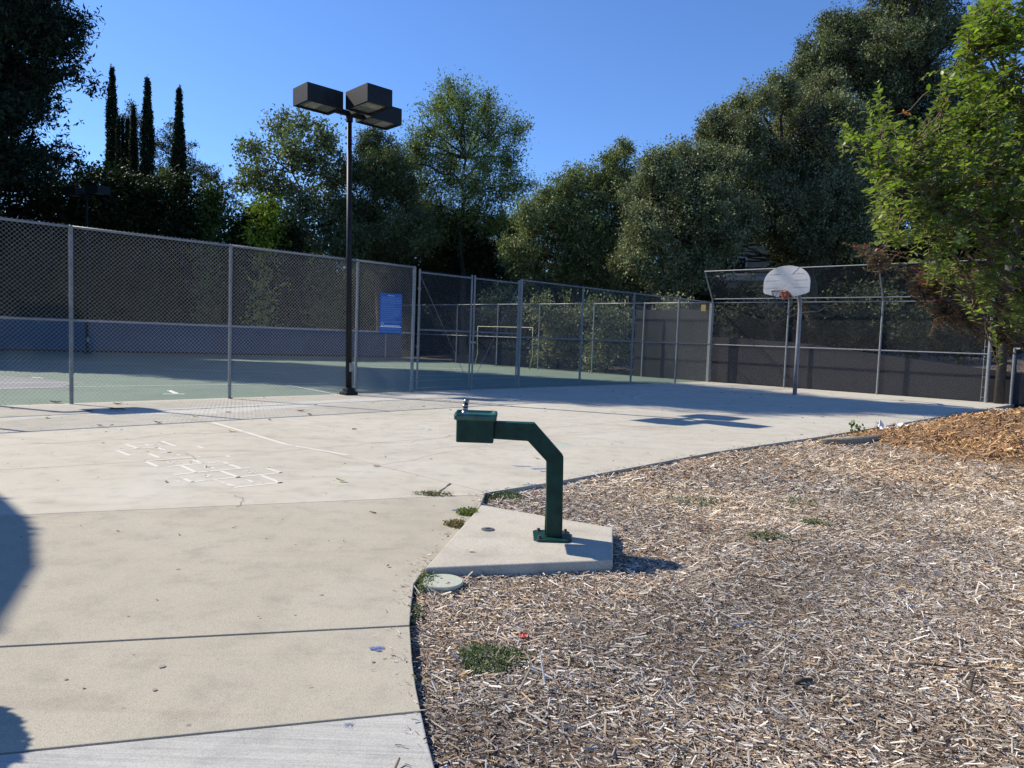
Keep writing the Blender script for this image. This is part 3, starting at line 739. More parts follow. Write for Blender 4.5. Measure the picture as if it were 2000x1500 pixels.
# ================================================================== BASKETBALL HOOP
hp = G(1552, 771); hoop = empty('basketball_hoop', (hp.x, hp.y, 0)); tag(hoop, 'basketball hoop with grey fan shaped backboard on a bent grey pole', 'basketball hoop')
nD = -D1                                                         # the board faces along this
ov = 1.02
zt = 3.02
pth = [(0, 0, -.1), (0, 0, 1.5), (0, 0, 2.55), tuple(nD * .04 + Vector((0, 0, 2.8))), tuple(nD * .16 + Vector((0, 0, 3.02))), tuple(nD * .38 + Vector((0, 0, 3.2))), tuple(nD * .66 + Vector((0, 0, 3.32))), tuple(nD * (ov - .06) + Vector((0, 0, 3.28)))]
MB().tube(pth, [.062, .06, .058, .057, .055, .053, .052, .05], 16).build('pole', MAT['pole'], hoop, smooth=True)
U = -D2                                                          # to the right as seen from the camera
bc = nD * ov + Vector((0, 0, 2.86))
out = []
for k in range(0, 25):
    q = math.radians(-2 + 184 * k / 24); out.append((.685 * math.cos(q), .40 + .50 * max(0, math.sin(q)) ** .9 if math.sin(q) > 0 else .40))
poly = [(.672, .14), (.60, .10), (.22, .0), (.075, .125), (-.075, .125), (-.22, .0), (-.60, .10), (-.672, .14)]
prof = [(u, v) for u, v in out] + [(-.68, .2)] + list(reversed([(x, y) for x, y in poly])) + [(.68, .2)]
P3 = [bc + U * u + Vector((0, 0, v)) for u, v in prof]
MB().extrude(P3, tuple(nD * -.035)).build('backboard', MAT['board'], hoop)
sm = MB(); rU = Matrix.Rotation(math.atan2(U.y, U.x), 3, 'Z')
for z_, w_ in ((.66, 1.04), (.48, 1.28), (.27, 1.30)):
    for s_ in (-1, 1): sm.box(bc + U * s_ * w_ * .33 + nD * .004 + Vector((0, 0, z_)), (w_ * .32, .004, .006), rU)
for s_ in (-1, 1):
    a_ = bc + U * s_ * .16 + nD * .005 + Vector((0, 0, .66)); b_ = bc + U * s_ * .36 + nD * .005 + Vector((0, 0, .84)); sm.tube([a_, b_], .004, 4)
for k in range(14): sm.box(bc + U * random.uniform(-.4, .4) + nD * .006 + Vector((0, 0, random.choice((.66, .48, .27, .68, .5)))), (.02, .004, .012), rU)
sm.build('board_seams', MAT['seam'], hoop)
rimc = bc + nD * (.15 + .23) + Vector((0, 0, .14)); n_ = 28
ringp = [rimc + Vector((.228 * math.cos(2 * math.pi * k / n_), .228 * math.sin(2 * math.pi * k / n_), 0)) for k in range(n_ + 1)]
rm = MB().tube(ringp, .011, 8, cap=False)
rm.tube([rimc + nD * -.22 + U * .1, bc + U * .08 + Vector((0, 0, .14))], .010, 6).tube([rimc + nD * -.22 - U * .1, bc - U * .08 + Vector((0, 0, .14))], .010, 6)
rimo = rm.build('rim', MAT['orange'], hoop, smooth=True)
bk = MB().box(bc + nD * .07 + Vector((0, 0, .07)), (.14, .14, .15), rU).box(bc + nD * .02 + Vector((0, 0, .04)), (.22, .03, .22), rU).build('rim_bracket', MAT['orange'], hoop, bevel=.008)
MB().box(bc - nD * .10 + Vector((0, 0, .30)), (.30, .16, .42), rU).tube([bc - nD * .5 + Vector((0, 0, .3)), bc - nD * .05 + Vector((0, 0, .05))], .02, 8).build('board_bracket', MAT['pole'], hoop)
net = MB(); rings = [(.222, -.01), (.20, -.10), (.165, -.20), (.14, -.30), (.13, -.40)]
for li, (a_, b_) in enumerate(zip(rings, rings[1:])):
    for k in range(12):
        q = 2 * math.pi * (k + .5 * li) / 12
        for s_ in (-.5, .5):
            q2 = q + s_ * 2 * math.pi / 12
            net.tube([rimc + Vector((a_[0] * math.cos(q), a_[0] * math.sin(q), a_[1])), rimc + Vector((b_[0] * math.cos(q2), b_[0] * math.sin(q2), b_[1]))], .0045, 4)
net.build('net', MAT['chain'], hoop)

# ================================================================== DRINKING FOUNTAIN
ft = empty('drinking_fountain', (0, 4.86, .03)); tag(ft, 'dark green pedestal drinking fountain with bent square post and box basin', 'drinking fountain')
fd = .055                                                        # half depth of the tube
prof = [(.272, .012), (.384, .012), (.370, .575), (.165, .793), (-.112, .793), (-.112, .678), (.122, .672), (.256, .535)]
MB().extrude([(x, -fd, z) for x, z in prof], (0, 2 * fd, 0)).build('post', MAT['green'], ft, bevel=.006)
pl_ = [(.185, -.10), (.215, -.135), (.405, -.135), (.445, -.10), (.445, .10), (.415, .13), (.215, .13), (.185, .10)]
MB().prism(pl_, -.002, .014).build('base_plate', MAT['green'], ft, bevel=.003)
for x, y in ((.225, -.09), (.225, .09), (.415, .09), (.415, -.09)):
    MB().disc((x, y), .011, .012, .034, 6).disc((x, y), .016, .012, .017, 16).build('bolt', MAT['bolt'], ft)
def rrect(cx, cy, hx, hy, r, n=5):
    o_ = []
    for sx, sy, a0 in ((1, 1, 0), (-1, 1, 90), (-1, -1, 180), (1, -1, 270)):
        for k in range(n): q = math.radians(a0 + 90 * k / (n - 1)); o_.append((cx + sx * (hx - r) + r * math.cos(q), cy + sy * (hy - r) + r * math.sin(q)))
    return o_
bx, by = -.238, 0
def ringloft(levels):
    mb = MB(); n = len(levels[0][0]); vs = []; fs = []
    for poly, z in levels: vs += [(p[0], p[1], z) for p in poly]
    for i in range(len(levels) - 1):
        for k in range(n): fs.append((i * n + k, i * n + (k + 1) % n, (i + 1) * n + (k + 1) % n, (i + 1) * n + k))
    fs.append(tuple(range(n - 1, -1, -1))); fs.append(tuple((len(levels) - 1) * n + k for k in range(n)))
    return mb.add(vs, fs)
ringloft([(rrect(bx, by, .124, .122, .018), .658), (rrect(bx, by, .126, .124, .018), .662), (rrect(bx, by, .127, .125, .018), .800), (rrect(bx, by, .131, .130, .02), .806)]).build('basin_body', MAT['green'], ft)
ringloft([(rrect(bx, by, .131, .130, .02), .806), (rrect(bx, by, .143, .142, .025), .812), (rrect(bx, by, .145, .144, .025), .838), (rrect(bx, by, .140, .139, .024), .852),
          (rrect(bx, by, .128, .127, .022), .853), (rrect(bx, by, .118, .117, .03), .838), (rrect(bx, by, .07, .07, .03), .826)]).build('basin_rim', MAT['green_top'], ft)
MB().disc((bx + .03, by), .016, .827, .8285, 20).build('drain', MAT['steel'], ft)
bb = MB(); bq = (bx - .075, by - .02)
bb.tube([(*bq, .83), (*bq, .862)], [.030, .024], 16).tube([(*bq, .862), (*bq, .885)], .017, 16).tube([(*bq, .885), (*bq, .905)], .020, 16)
bb.tube([(*bq, .905), (bq[0] + .004, bq[1] + .004, .925), (bq[0] + .012, bq[1] + .01, .94)], [.019, .020, .012], 16)
bb.build('bubbler', MAT['steel'], ft, smooth=True)
MB().tube([(bq[0] + .004, bq[1] - .018, .910), (bq[0] + .006, bq[1] - .026, .922)], [.012, .009], 12).build('nozzle', MAT['black'], ft)
MB().box((.266, -.0, .13), (.006, .05, .22)).build('access_cover', MAT['green'], ft, bevel=.002)
# its slab
sl = MB().prism(spoly, -.10, .028).build('concrete_pad', MAT['slab'], bevel=.012, seg=3); tag(sl, 'pale four sided concrete pad under the drinking fountain', 'slab')
c = G(953, 1034, .03)
mb = MB().disc((0, 0), .047, -.02, .006, 28).disc((0, 0), .037, .006, .009, 28).box((0, 0, .011), (.045, .008, .006)); o = mb.build('cleanout_cap', MAT['capmetal'], None, (c.x, c.y, .027)); o.rotation_euler[2] = .6
tag(o, 'round metal cleanout cap set into the fountain pad', 'cap')
c = G(865, 1134, .0)
vl = empty('valve_box', (c.x, c.y, -.10)); tag(vl, 'round grey green valve box lid in the mulch beside the path', 'valve box')
MB().disc((0, 0), .108, -.02, .085, 40).build('box_body', MAT['lid'], vl)
MB().disc((0, 0), .117, .085, .098, 40).disc((0, 0), .112, .098, .101, 40).build('lid', MAT['lid'], vl)
for x, y in ((-.012, .035), (.035, -.03)): MB().disc((x, y), .007, .1012, .1022, 12).build('lid_hole', MAT['black'], vl)

# ================================================================== SMALL THINGS
# straw roll at the end of the court edge
pts = [G(1602, 862, .0), G(1640, 861, .02), G(1680, 858, .03), G(1720, 852, .03), G(1748, 845, .0)]
pts = [Vector((p.x, p.y, .0)) for p in pts]
t_ = MB().tube([pts[0], pts[0].lerp(pts[1], .3), pts[1], pts[2], pts[3], pts[4]], [.03, .055, .065, .07, .06, .03], 14)
t_.v = [(x + random.uniform(-.01, .01), y + random.uniform(-.01, .01), z + random.uniform(-.014, .014)) for x, y, z in t_.v]
tag(t_.build('straw_roll', MAT['straw'], smooth=True), 'lumpy tan straw roll lying at the edge of the court near the chip pile', 'straw roll')
def litter(c, s, name, label, cat, mat, seed):
    r_ = random.Random(seed); mb = MB(); vs = []; fs = []
    n = 7
    for i in range(n):
        for j in range(n): vs.append((c.x + (i - 3) * s / 3 + r_.uniform(-.2, .2) * s, c.y + (j - 3) * s / 3 + r_.uniform(-.2, .2) * s, c.z + abs(r_.gauss(0, .42)) * s + .004))
    for i in range(n - 1):
        for j in range(n - 1): fs.append((i * n + j, (i + 1) * n + j, (i + 1) * n + j + 1, i * n + j + 1))
    return tag(mb.add(vs, fs).build(name, mat), label, cat)
litter(G(1758, 833, 0.02), .10, 'crumpled_paper', 'crumpled white paper standing beside the chip pile', 'litter', MAT['paper'], 1)
litter(G(1726, 839, 0), .12, 'paper_scrap', 'flat white scrap left of the crumpled paper by the pile', 'litter', MAT['paper'], 2)
litter(G(1392, 742, .0), .06, 'paper_scrap', 'white scrap on the green court at the foot of the corner post', 'litter', MAT['paper'], 4)
litter(G(1022, 1246, MZ + .02), .022, 'wrapper_scrap', 'red and grey wrapper scrap in the mulch above the green weed patch', 'litter', flat('red_wrapper', (.5, .13, .10), .5, 0, .6, 60), 5)
litter(G(1046, 967, MZ + .02), .02, 'wrapper_scrap', 'small red scrap in the mulch behind the fountain pad', 'litter', flat('red_scrap', (.6, .12, .1), .5), 6)
litter(G(1765, 1158, MZ + .02), .012, 'bottle_cap', 'tiny dark blue cap lying in the mulch on the right', 'litter', flat('blue_cap', (.02, .03, .25), .4), 8)
# sticks on the mulch
for i, (px, py, L_, a_, r_, lab) in enumerate(((1570, 1330, .085, .25, .010, 'short thick dark stick lying in the mulch, lower middle right'), (1820, 1300, .20, -.25, .005, 'long thin grey stick in the mulch, lower right'), (1480, 1128, .33, -.35, .004, 'thin brown twig in the mulch right of the fountain pad'), (1900, 1330, .20, 0.9, .006, 'forked pale stick near the right edge of the mulch'))):
    c = G(px, py, MZ + .03); d = Vector((math.cos(a_), math.sin(a_), .04)); q = [c - d * L_ / 2, c - d * L_ * .1 + Vector((0, .006, .004)), c + d * L_ / 2]
    tag(MB().tube(q, [r_, r_ * 1.1, r_ * .6], 7).build('stick', MAT['bark'], smooth=True), lab, 'stick')
# fallen leaves on the concrete
def leafmesh(L_, W_, curl, seed):
    r_ = random.Random(seed); mb = MB(); n = 7; vs = []; fs = []
    for i in range(n):
        t_ = i / (n - 1); w_ = W_ * math.sin(math.pi * (t_ * .94 + .03)) ** .8; x = (t_ - .5) * L_
        zc = curl * L_ * (2 * t_ - 1) ** 2 + r_.uniform(0, .05) * L_
        vs += [(x, -w_ / 2, zc + curl * w_ * 1.2), (x + r_.uniform(-.05, .05) * L_, 0, zc), (x, w_ / 2, zc + curl * w_ * 1.4)]
    for i in range(n - 1):
        for k in range(2): fs.append((i * 3 + k, (i + 1) * 3 + k, (i + 1) * 3 + k + 1, i * 3 + k + 1))
    return mb.add(vs, fs)
DRY = [flat('dry_leaf', (.09, .055, .03), .8, 0, .4, 40), flat('pale_dry_leaf', (.55, .48, .24), .7, 0, .3, 40), flat('yellow_green_leaf', (.38, .42, .07), .6, 0, .3, 40), flat('red_brown_leaf', (.20, .06, .03), .7, 0, .3, 40)]
LV = [(309, 827, .20, 0, 'curled dark leaf at the end of the fence shadow, by the diamond shadow'), (195, 832, .14, 0, 'dark leaf left of the diamond shaped shadow'), (110, 788, .26, 0, 'leafy twig under the first fence post on the left'), (175, 804, .2, 0, 'brown leaf in the fence shadow below the first post'),
      (230, 801, .3, 0, 'dark bent twig crossing the pale strip of concrete'), (92, 817, .14, 1, 'yellow leaf in the fence shadow at far left'), (23, 798, .14, 0, 'small dark leaf at the left edge under the fence'), (230, 790, .2, 0, 'dark scrap of leaf at the foot of the fence left of the second post'),
      (380, 814, .16, 1, 'pale curled leaf in the fence shadow, middle left'), (445, 806, .16, 0, 'dark leaf on the court below the second fence post'), (587, 804, .2, 3, 'upright curled brown leaf left of the lamp post'), (605, 811, .16, 0, 'flat dark leaf just below the upright brown leaf'),
      (527, 821, .1, 0, 'small dark leaf near the white painted line'), (452, 843, .16, 1, 'pale yellow curled leaf above the hopscotch grid'), (735, 911, .13, 3, 'red brown leaf near the middle of the court'), (666, 941, .14, 2, 'yellow green leaf on the court left of the fountain'),
      (1048, 896, .10, 2, 'green leaf on the court just left of the fountain post'), (325, 942, .07, 0, 'dark elongated leaf left of the hopscotch grid'), (1197, 754 + 11, .12, 0, 'tiny dark leaf in the tree shadow on the court'), (1606, 815, .16, 0, 'dark leaf right of the lamp head shadow'),
      (1760, 784, .2, 0, 'dark leaf near the fence right of the hoop'), (1350, 892, .08, 0, 'small dark leaf at the edge of the mulch'), (505, 1207, .022, 3, 'red brown chip in the middle of the path'), (158, 1029, .025, 0, 'tiny dark chip on the path at the left'),
      (757, 1107, .026, 1, 'small pale pebble on the path left of the pad'), (642, 1058, .014, 1, 'pale pebble on the path, left one of a pair'), (671, 1058, .016, 1, 'pale pebble on the path, right one of a pair'), (918, 1077, .07, 1, 'pale dry leaf lying on the fountain pad'), (875, 1050, .02, 0, 'dark pebble on the left edge of the fountain pad'), (893, 1021, .05, 1, 'pale curled leaf beside the weeds at the pad corner'), (452, 779, .16, 0, 'brown leaf at the foot of the second fence post'), (1430, 757, .12, 0, 'dark leaf by the far corner of the court')]
for i, (px, py, s_, m_, lab) in enumerate(LV):
    z_ = .03 if px in (918, 875) else .0
    c = G(px, py, z_); curl = random.uniform(.06, .2); s_ *= .72
    if 'pebble' in lab:
        bm = MB().tube([(-s_ * .5, 0, s_ * .2), (-s_ * .3, 0, s_ * .25), (s_ * .25, 0, s_ * .27), (s_ * .5, 0, s_ * .2)], [s_ * .1, s_ * .33, s_ * .36, s_ * .1], 10); nm = 'pebble'
    else: bm = leafmesh(s_, s_ * random.uniform(.35, .55), curl, i); nm = 'fallen_leaf' if 'leaf' in lab else ('wood_chip' if 'chip' in lab else 'twig')
    if nm == 'twig': bm.tube([(-s_ * .6, 0, .01), (0, .02, .02), (s_ * .5, -.02, .01)], .006, 5)
    o = bm.build(nm, DRY[m_], None, (c.x, c.y, z_ + .006), smooth=True); o.rotation_euler[2] = random.uniform(-.8, .8)
    tag(o, lab, nm.replace('_', ' ').replace('fallen ', ''), 'dead leaves scattered on the court' if nm == 'fallen_leaf' else None)
# old gum spots trodden into the concrete
gs = MB(); rg = random.Random(77)
for k in range(22):
    q = G(rg.uniform(20, 1200), rg.uniform(800, 1380)); rr0 = rg.uniform(.006, .014)
    if not (in_poly(np.array([[q.x, q.y]]), slabA)[0] or in_poly(np.array([[q.x, q.y]]), slabB)[0] or in_poly(np.array([[q.x, q.y]]), cpoly)[0]): continue
    gs.add([(q.x + rr0 * rg.uniform(.7, 1.2) * math.cos(a_ * .7), q.y + rr0 * rg.uniform(.7, 1.2) * math.sin(a_ * .7), .0008) for a_ in range(9)], [tuple(range(9))])
gs.build('gum_spots', MAT['stain'])['kind'] = 'structure'
# chips kicked out of the bed on to the path, the pad and the court edge
r = np.random.RandomState(32); P = []
for (ax, ay), (bx_, by_) in zip(redge[3:], redge[4:]):
    m_ = int(np.hypot(bx_ - ax, by_ - ay) * 55)
    t_ = r.rand(m_)[:, None]; P.append(np.array([[ax, ay]]) * (1 - t_) + np.array([[bx_, by_]]) * t_ + np.column_stack([-np.abs(r.normal(0, .07, m_)), np.abs(r.normal(0, .05, m_))]))
P = np.concatenate(P); n = len(P); L = np.clip(r.lognormal(math.log(.014), .5, n), .006, .05)
V, F, K = chips(P, np.full(n, .003), L, L * .3, PAL[r.choice(len(PAL), n, p=PALW / PALW.sum())] * .9, .15, seed=4)
tag(np_mesh('spilled_chips', V, F, K, MAT['chip']), 'stray wood chips kicked over the edge of the path and court', 'mulch', kind='stuff')
# specks of debris nobody could count
r = np.random.RandomState(31); n = 1500
P = np.column_stack([r.uniform(-9, 9, n), r.uniform(2.3, 22, n)]); P = P[in_poly(P, cpoly) | in_poly(P, slabA) | in_poly(P, slabB)]; n = len(P)
L = np.clip(r.lognormal(math.log(.010), .6, n), .004, .05) * (1 + P[:, 1] * .04); V, F, K = chips(P, np.full(n, .003), L, L * .4, PAL[r.choice([3, 4, 5, 5, 2], n)] * .7, .1, seed=3)
tag(np_mesh('court_debris', V, F, K, MAT['chip']), 'tiny specks of debris scattered over the concrete', 'debris', kind='stuff')

# ---- soccer goal behind the far fence
ga_, gb_ = G(1015, 716), G(1107, 725)
goal = empty('training_goal', (0, 0, 0)); tag(goal, 'yellowed white goal frame standing before the far fence', 'goal')
a_ = FA1 - FBd * 12.2 - FBn * .45; b_ = FA1 - FBd * 8.6 - FBn * .45
MB().tube([(a_.x, a_.y, 1.9), (b_.x, b_.y, 1.9)], .022, 8).build('crossbar', MAT['goalpaint'], goal)
for q in (a_, b_): MB().tube([(q.x, q.y, 1.9), (q.x, q.y, 1.2), (q.x + .03, q.y, .6), (q.x - .1, q.y - .12, 0)], .022, 8).build('goalpost', MAT['goalpaint'], goal, smooth=True)

# ---- house on the slope
hb = at(1450, 560, 50); hr = empty('house', (hb.x, 50, 0), -.35); tag(hr, 'tan stucco house with a white framed window half hidden by the oaks', 'house')
MB().box((2.2, 3, 4.6), (9, 6, 9)).build('wall', MAT['stucco'], hr)
MB().box((2.2, 3, 9.3), (10, 7, .5)).build('roof', MAT['roof'], hr)
for wx in (-.6, 3.2):
    wz = 7.0
    f_ = MB().box((wx, -.06, wz), (1.7, .12, 1.3)).build('window', MAT['white_frame'], hr)
    g_ = MB()
    for k in (-1, 1): g_.box((wx + k * .38, -.13, wz), (.66, .03, 1.06))
    g_.build('pane', MAT['glass_dark'], f_)
MB().box((1.2, -.1, 6.1), (7.2, .2, .25)).build('ledge', MAT['white_frame'], hr)

# ================================================================== VEGETATION
def tube_np(mb, pts, r0, r1, n=6):
    m = len(pts); mb.tube(pts, [r0 + (r1 - r0) * i / (m - 1) for i in range(m)], n, cap=False)
def limb(mb, a, b, r0, r1, rnd, sag=.12, n=6, steps=6):
    a = Vector(a); b = Vector(b); L_ = (b - a).length; pts = []
    for i in range(steps):
        t_ = i / (steps - 1); j = Vector((rnd.uniform(-1, 1), rnd.uniform(-1, 1), rnd.uniform(-1, 1))) * L_ * .045 * (1 if 0 < i < steps - 1 else 0)
        pts.append(a.lerp(b, t_) + Vector((0, 0, sag * L_ * math.sin(math.pi * t_))) + j)
    tube_np(mb, pts, r0, r1, n); return pts
def leaves_from_twigs(T, D, npt, sl, so, size, asp, rs, colA, colB, droop=.0, hue=.0):
    """T twig centres, D outward directions; npt leaves per twig spread along D (sl) and sideways (so)"""
    n = len(T) * npt; t = np.repeat(T, npt, axis=0); d = np.repeat(D, npt, axis=0)
    c = t + d * (rs.normal(0, sl, (n, 1))) + rs.normal(0, so, (n, 3)); c[:, 2] -= droop * rs.rand(n)
    a = d * rs.uniform(.0, 1.0, (n, 1)) + rs.normal(0, .75, (n, 3)); a[:, 2] -= droop
    a /= np.linalg.norm(a, axis=1)[:, None]
    b = np.cross(a, rs.normal(0, 1, (n, 3)) + np.array([0, 0, 1.2])); b /= (np.linalg.norm(b, axis=1)[:, None] + 1e-9)
    s = size * rs.uniform(.65, 1.3, (n, 1))
    V = np.stack([c - a * s * .5, c + b * s * asp * .5 - a * s * .08, c + a * s * .5, c - b * s * asp * .5 - a * s * .08], 1).reshape(-1, 3)
    F = (np.arange(n) * 4)[:, None] + np.array([[0, 1, 2, 3]])
    tw = np.repeat(rs.rand(len(T)), npt)[:, None]; f = np.clip(tw * .7 + rs.rand(n, 1) * .5 - .1, 0, 1)
    col = (np.array(colA) * (1 - f) + np.array(colB) * f) * rs.uniform(.75, 1.25, (n, 1))
    return V, F, np.repeat(col, 4, axis=0)
def crown(name, puffs, mat, parent, dens, size, asp, colA, colB, rs, npt=14, sl=.16, so=.10, droop=0.0, fill=.55, rag=.26):
    out_ = []
    for (c, r3) in puffs:
        c = np.array(c); r3 = np.array(r3); rm = float(np.mean(r3)); area = 4 * math.pi * rm * rm
        nt_ = max(6, int(dens * area / npt))
        d = rs.normal(0, 1, (nt_, 3)); d /= np.linalg.norm(d, axis=1)[:, None]
        ph = rs.uniform(0, 6.28, 6); lob = 1 + rag * (np.sin(d[:, 0] * 4.1 + ph[0]) * np.sin(d[:, 1] * 4.7 + ph[1]) + np.sin(d[:, 2] * 5.3 + ph[2]) * np.sin(d[:, 0] * 6.1 + ph[3]))
        rad = np.where(rs.rand(nt_) < fill, rs.uniform(.84, 1.08, nt_), rs.uniform(.3, .9, nt_)) * lob
        rad = np.where(rs.rand(nt_) < .05, rad * rs.uniform(1.08, 1.28, nt_), rad)
        T = c + d * rad[:, None] * r3
        D = d + np.array([0, 0, .35]); D /= np.linalg.norm(D, axis=1)[:, None]
        k_ = rs.uniform(.78, 1.18)
        out_.append(leaves_from_twigs(T, D, npt, sl, so, size, asp, rs, np.array(colA) * k_, np.array(colB) * k_, droop))
    V, F, K = merge(out_)
    return np_mesh(name, V, F, K, mat, parent)
OAKA, OAKB = (.046, .056, .027), (.33, .35, .20)
NLEAF = [0]
def tree(name, label, spec, depth, base_px, dens=150, size=.120, asp=.55, colA=OAKA, colB=OAKB, mat='leaf', bark='bark', trunk_r=.28, seed=1, npt=14, sl=.16, so=.10, jit=1.6, deep=1.25, fill=.55, group=None, cat='tree', lean=None, droop=0, limbs=True, base_y=None, rag=.26, back=True):
    dens = dens * (1.75 if back else 2.1); rs = np.random.RandomState(seed); rnd = random.Random(seed); puffs = []
    for e in spec:
        px, py, rp = e[:3]; Y = depth + rnd.uniform(-jit, jit) + (e[3] if len(e) > 3 else 0)
        c = at(px, py, Y); r_ = rp * 1.06 * Y / FPX; puffs.append((tuple(c), (r_, r_ * deep, r_ * .95)))
    if back:
        for (c, r3) in list(puffs)[::2]:
            puffs.append(((c[0] + rnd.uniform(-.5, .5), c[1] + r3[1] * 1.3, c[2] - r3[2] * .3), (r3[0] * .9, r3[1] * .9, r3[2] * .85)))
    if back:
        for (c, r3) in list(puffs):                       # smaller lobes riding on the big ones
            for _ in range(4):
                v = Vector((rnd.gauss(0, 1), -abs(rnd.gauss(0, .8)), rnd.gauss(.35, .8))).normalized(); q_ = rnd.uniform(.30, .48)
                puffs.append(((c[0] + v.x * r3[0] * .88, c[1] + v.y * r3[1] * .88, c[2] + v.z * r3[2] * .88), (r3[0] * q_, r3[0] * q_, r3[0] * q_ * .9)))
    by = base_y or depth + .8; bx_ = at(base_px, 660, by).x; bz = hill_z(bx_, by) - .1
    root = empty(name, (bx_, by, bz)); tag(root, label, cat, group)
    cz = sum(p[0][2] for p in puffs) / len(puffs); cx = sum(p[0][0] for p in puffs) / len(puffs); cy = sum(p[0][1] for p in puffs) / len(puffs)
    mb = MB(); top = Vector((cx, cy, cz)) - Vector((bx_, by, bz)); base = Vector((0, 0, 0))
    fork = Vector((top.x * .35, top.y * .35, max(1.2, top.z * .42)))
    pts = limb(mb, base, fork, trunk_r * 1.25, trunk_r * .8, rnd, 0, 8)
    hub = limb(mb, fork, top, trunk_r * .75, trunk_r * .3, rnd, .05, 7)
    for (c, r3) in puffs:
        if r3[0] < .5: continue
        e = Vector(c) - Vector((bx_, by, bz)); k = rnd.randint(1, 4)
        q = min(hub, key=lambda h_: (h_ - e).length + max(0, h_.z - e.z) * 1.5)
        lp_ = limb(mb, q, e, trunk_r * .34, .03, rnd, .06)
        for j in range(5):
            f = e + Vector((rnd.gauss(0, 1), rnd.gauss(0, 1), rnd.gauss(.2, 1))).normalized() * r3[0] * .95
            limb(mb, lp_[-2 if j % 2 else -1], f, .035, .012, rnd, .03, 4, 4)
    mb.build('trunk', MAT[bark], root, smooth=True)
    cr = crown('crown', puffs, MAT[mat], root, dens, size, asp, colA, colB, rs, npt, sl, so, droop, fill, rag)
    cr.location = (-bx_, -by, -bz); NLEAF[0] += len(cr.data.polygons)
    return root
# --- oaks on the right
tree('oak_tree', 'grey green oak with rounded crown behind the far fence, left of the largest oak',
     [(1290, 340, 38), (1340, 330, 42), (1400, 335, 42), (1255, 385, 34), (1310, 400, 48), (1370, 400, 52), (1268, 450, 45), (1330, 470, 52), (1245, 500, 34), (1300, 530, 42), (1265, 555, 26), (1350, 530, 40), (1430, 420, 50), (1400, 480, 46), (1330, 300, 16), (1275, 315, 18), (1375, 305, 22)], 35, 1360, seed=3, trunk_r=.3)
tree('oak_tree', 'largest grey green oak, its crown climbing to the right above the hoop',
     [(1395, 250, 28), (1388, 235, 15), (1430, 240, 35), (1480, 205, 32), (1450, 290, 46), (1525, 195, 32), (1540, 260, 50), (1500, 330, 52), (1580, 330, 55), (1620, 260, 52), (1470, 390, 52), (1550, 420, 55), (1640, 380, 56), (1665, 450, 50), (1600, 470, 45), (1530, 460, 36), (1600, 190, 40), (1400, 300, 24), (1690, 330, 50), (1510, 160, 14), (1445, 205, 14)], 38, 1600, seed=4, trunk_r=.42)
tree('oak_tree', 'tallest dark oak at the upper right, its top leaving the picture',
     [(1598, 105, 36), (1640, 70, 34), (1585, 160, 38), (1680, 120, 52), (1738, 20, 32), (1790, -15, 50), (1740, 90, 48), (1800, 90, 58), (1835, 30, 36), (1690, 200, 60), (1790, 200, 62), (1870, 180, 46), (1750, 300, 62), (1850, 300, 62), (1930, 250, 56), (1985, 330, 62), (1950, 410, 62), (1860, 400, 62), (1760, 390, 62), (2060, 300, 70), (2050, 420, 70), (1780, -70, 50), (1620, 45, 18), (1720, -20, 22)], 42, 1800, seed=5, trunk_r=.5, colA=(.036, .048, .021), colB=(.26, .29, .165), size=.14, dens=110)
tree('oak_tree', 'rounded olive green oak group behind the back fence right of the ash',
     [(1200, 340, 34), (1150, 350, 28), (1110, 372, 32), (1070, 402, 32), (1030, 425, 28), (1185, 395, 45), (1125, 430, 45), (1065, 465, 45), (1150, 480, 50), (1215, 450, 40), (1015, 490, 32), (1090, 520, 45), (1170, 540, 45), (1232, 520, 34), (1040, 545, 34), (1215, 300, 16), (1217, 285, 9), (1195, 318, 13)], 39, 1130, seed=6, colA=(.048, .062, .024), colB=(.32, .36, .17), trunk_r=.3)
tree('oak_tree', 'dark low oak foliage hanging over the fence right of the hoop',
     [(1735, 590, 30), (1785, 615, 34), (1700, 570, 22), (1820, 590, 28), (1760, 640, 18)], 27, 1900, seed=7, size=.11, dens=60, trunk_r=.12, jit=.6, base_y=29, back=False, fill=.5, colA=(.02, .027, .013), colB=(.13, .155, .085))
tree('oak_tree', 'small dark oak with bare hanging branches by the house',
     [(1500, 600, 30), (1560, 600, 28), (1440, 610, 22), (1395, 620, 20), (1420, 660, 18), (1650, 590, 34), (1470, 560, 18)], 30, 1530, seed=8, size=.12, dens=42, trunk_r=.16, jit=.8, back=False, colA=(.018, .023, .012), colB=(.09, .105, .055))
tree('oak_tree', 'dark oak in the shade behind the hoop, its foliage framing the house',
     [(1375, 510, 42), (1550, 500, 40), (1640, 530, 55), (1720, 520, 58), (1820, 500, 62), (1910, 520, 62), (2000, 520, 64), (1560, 580, 46), (1660, 610, 50), (1380, 580, 36), (1450, 600, 34), (1500, 440, 34), (1420, 450, 30), (1780, 600, 50), (1900, 610, 55), (1470, 640, 30)], 44, 1700, seed=14, trunk_r=.3, colA=(.014, .021, .010), colB=(.06, .08, .038), dens=60, size=.2)
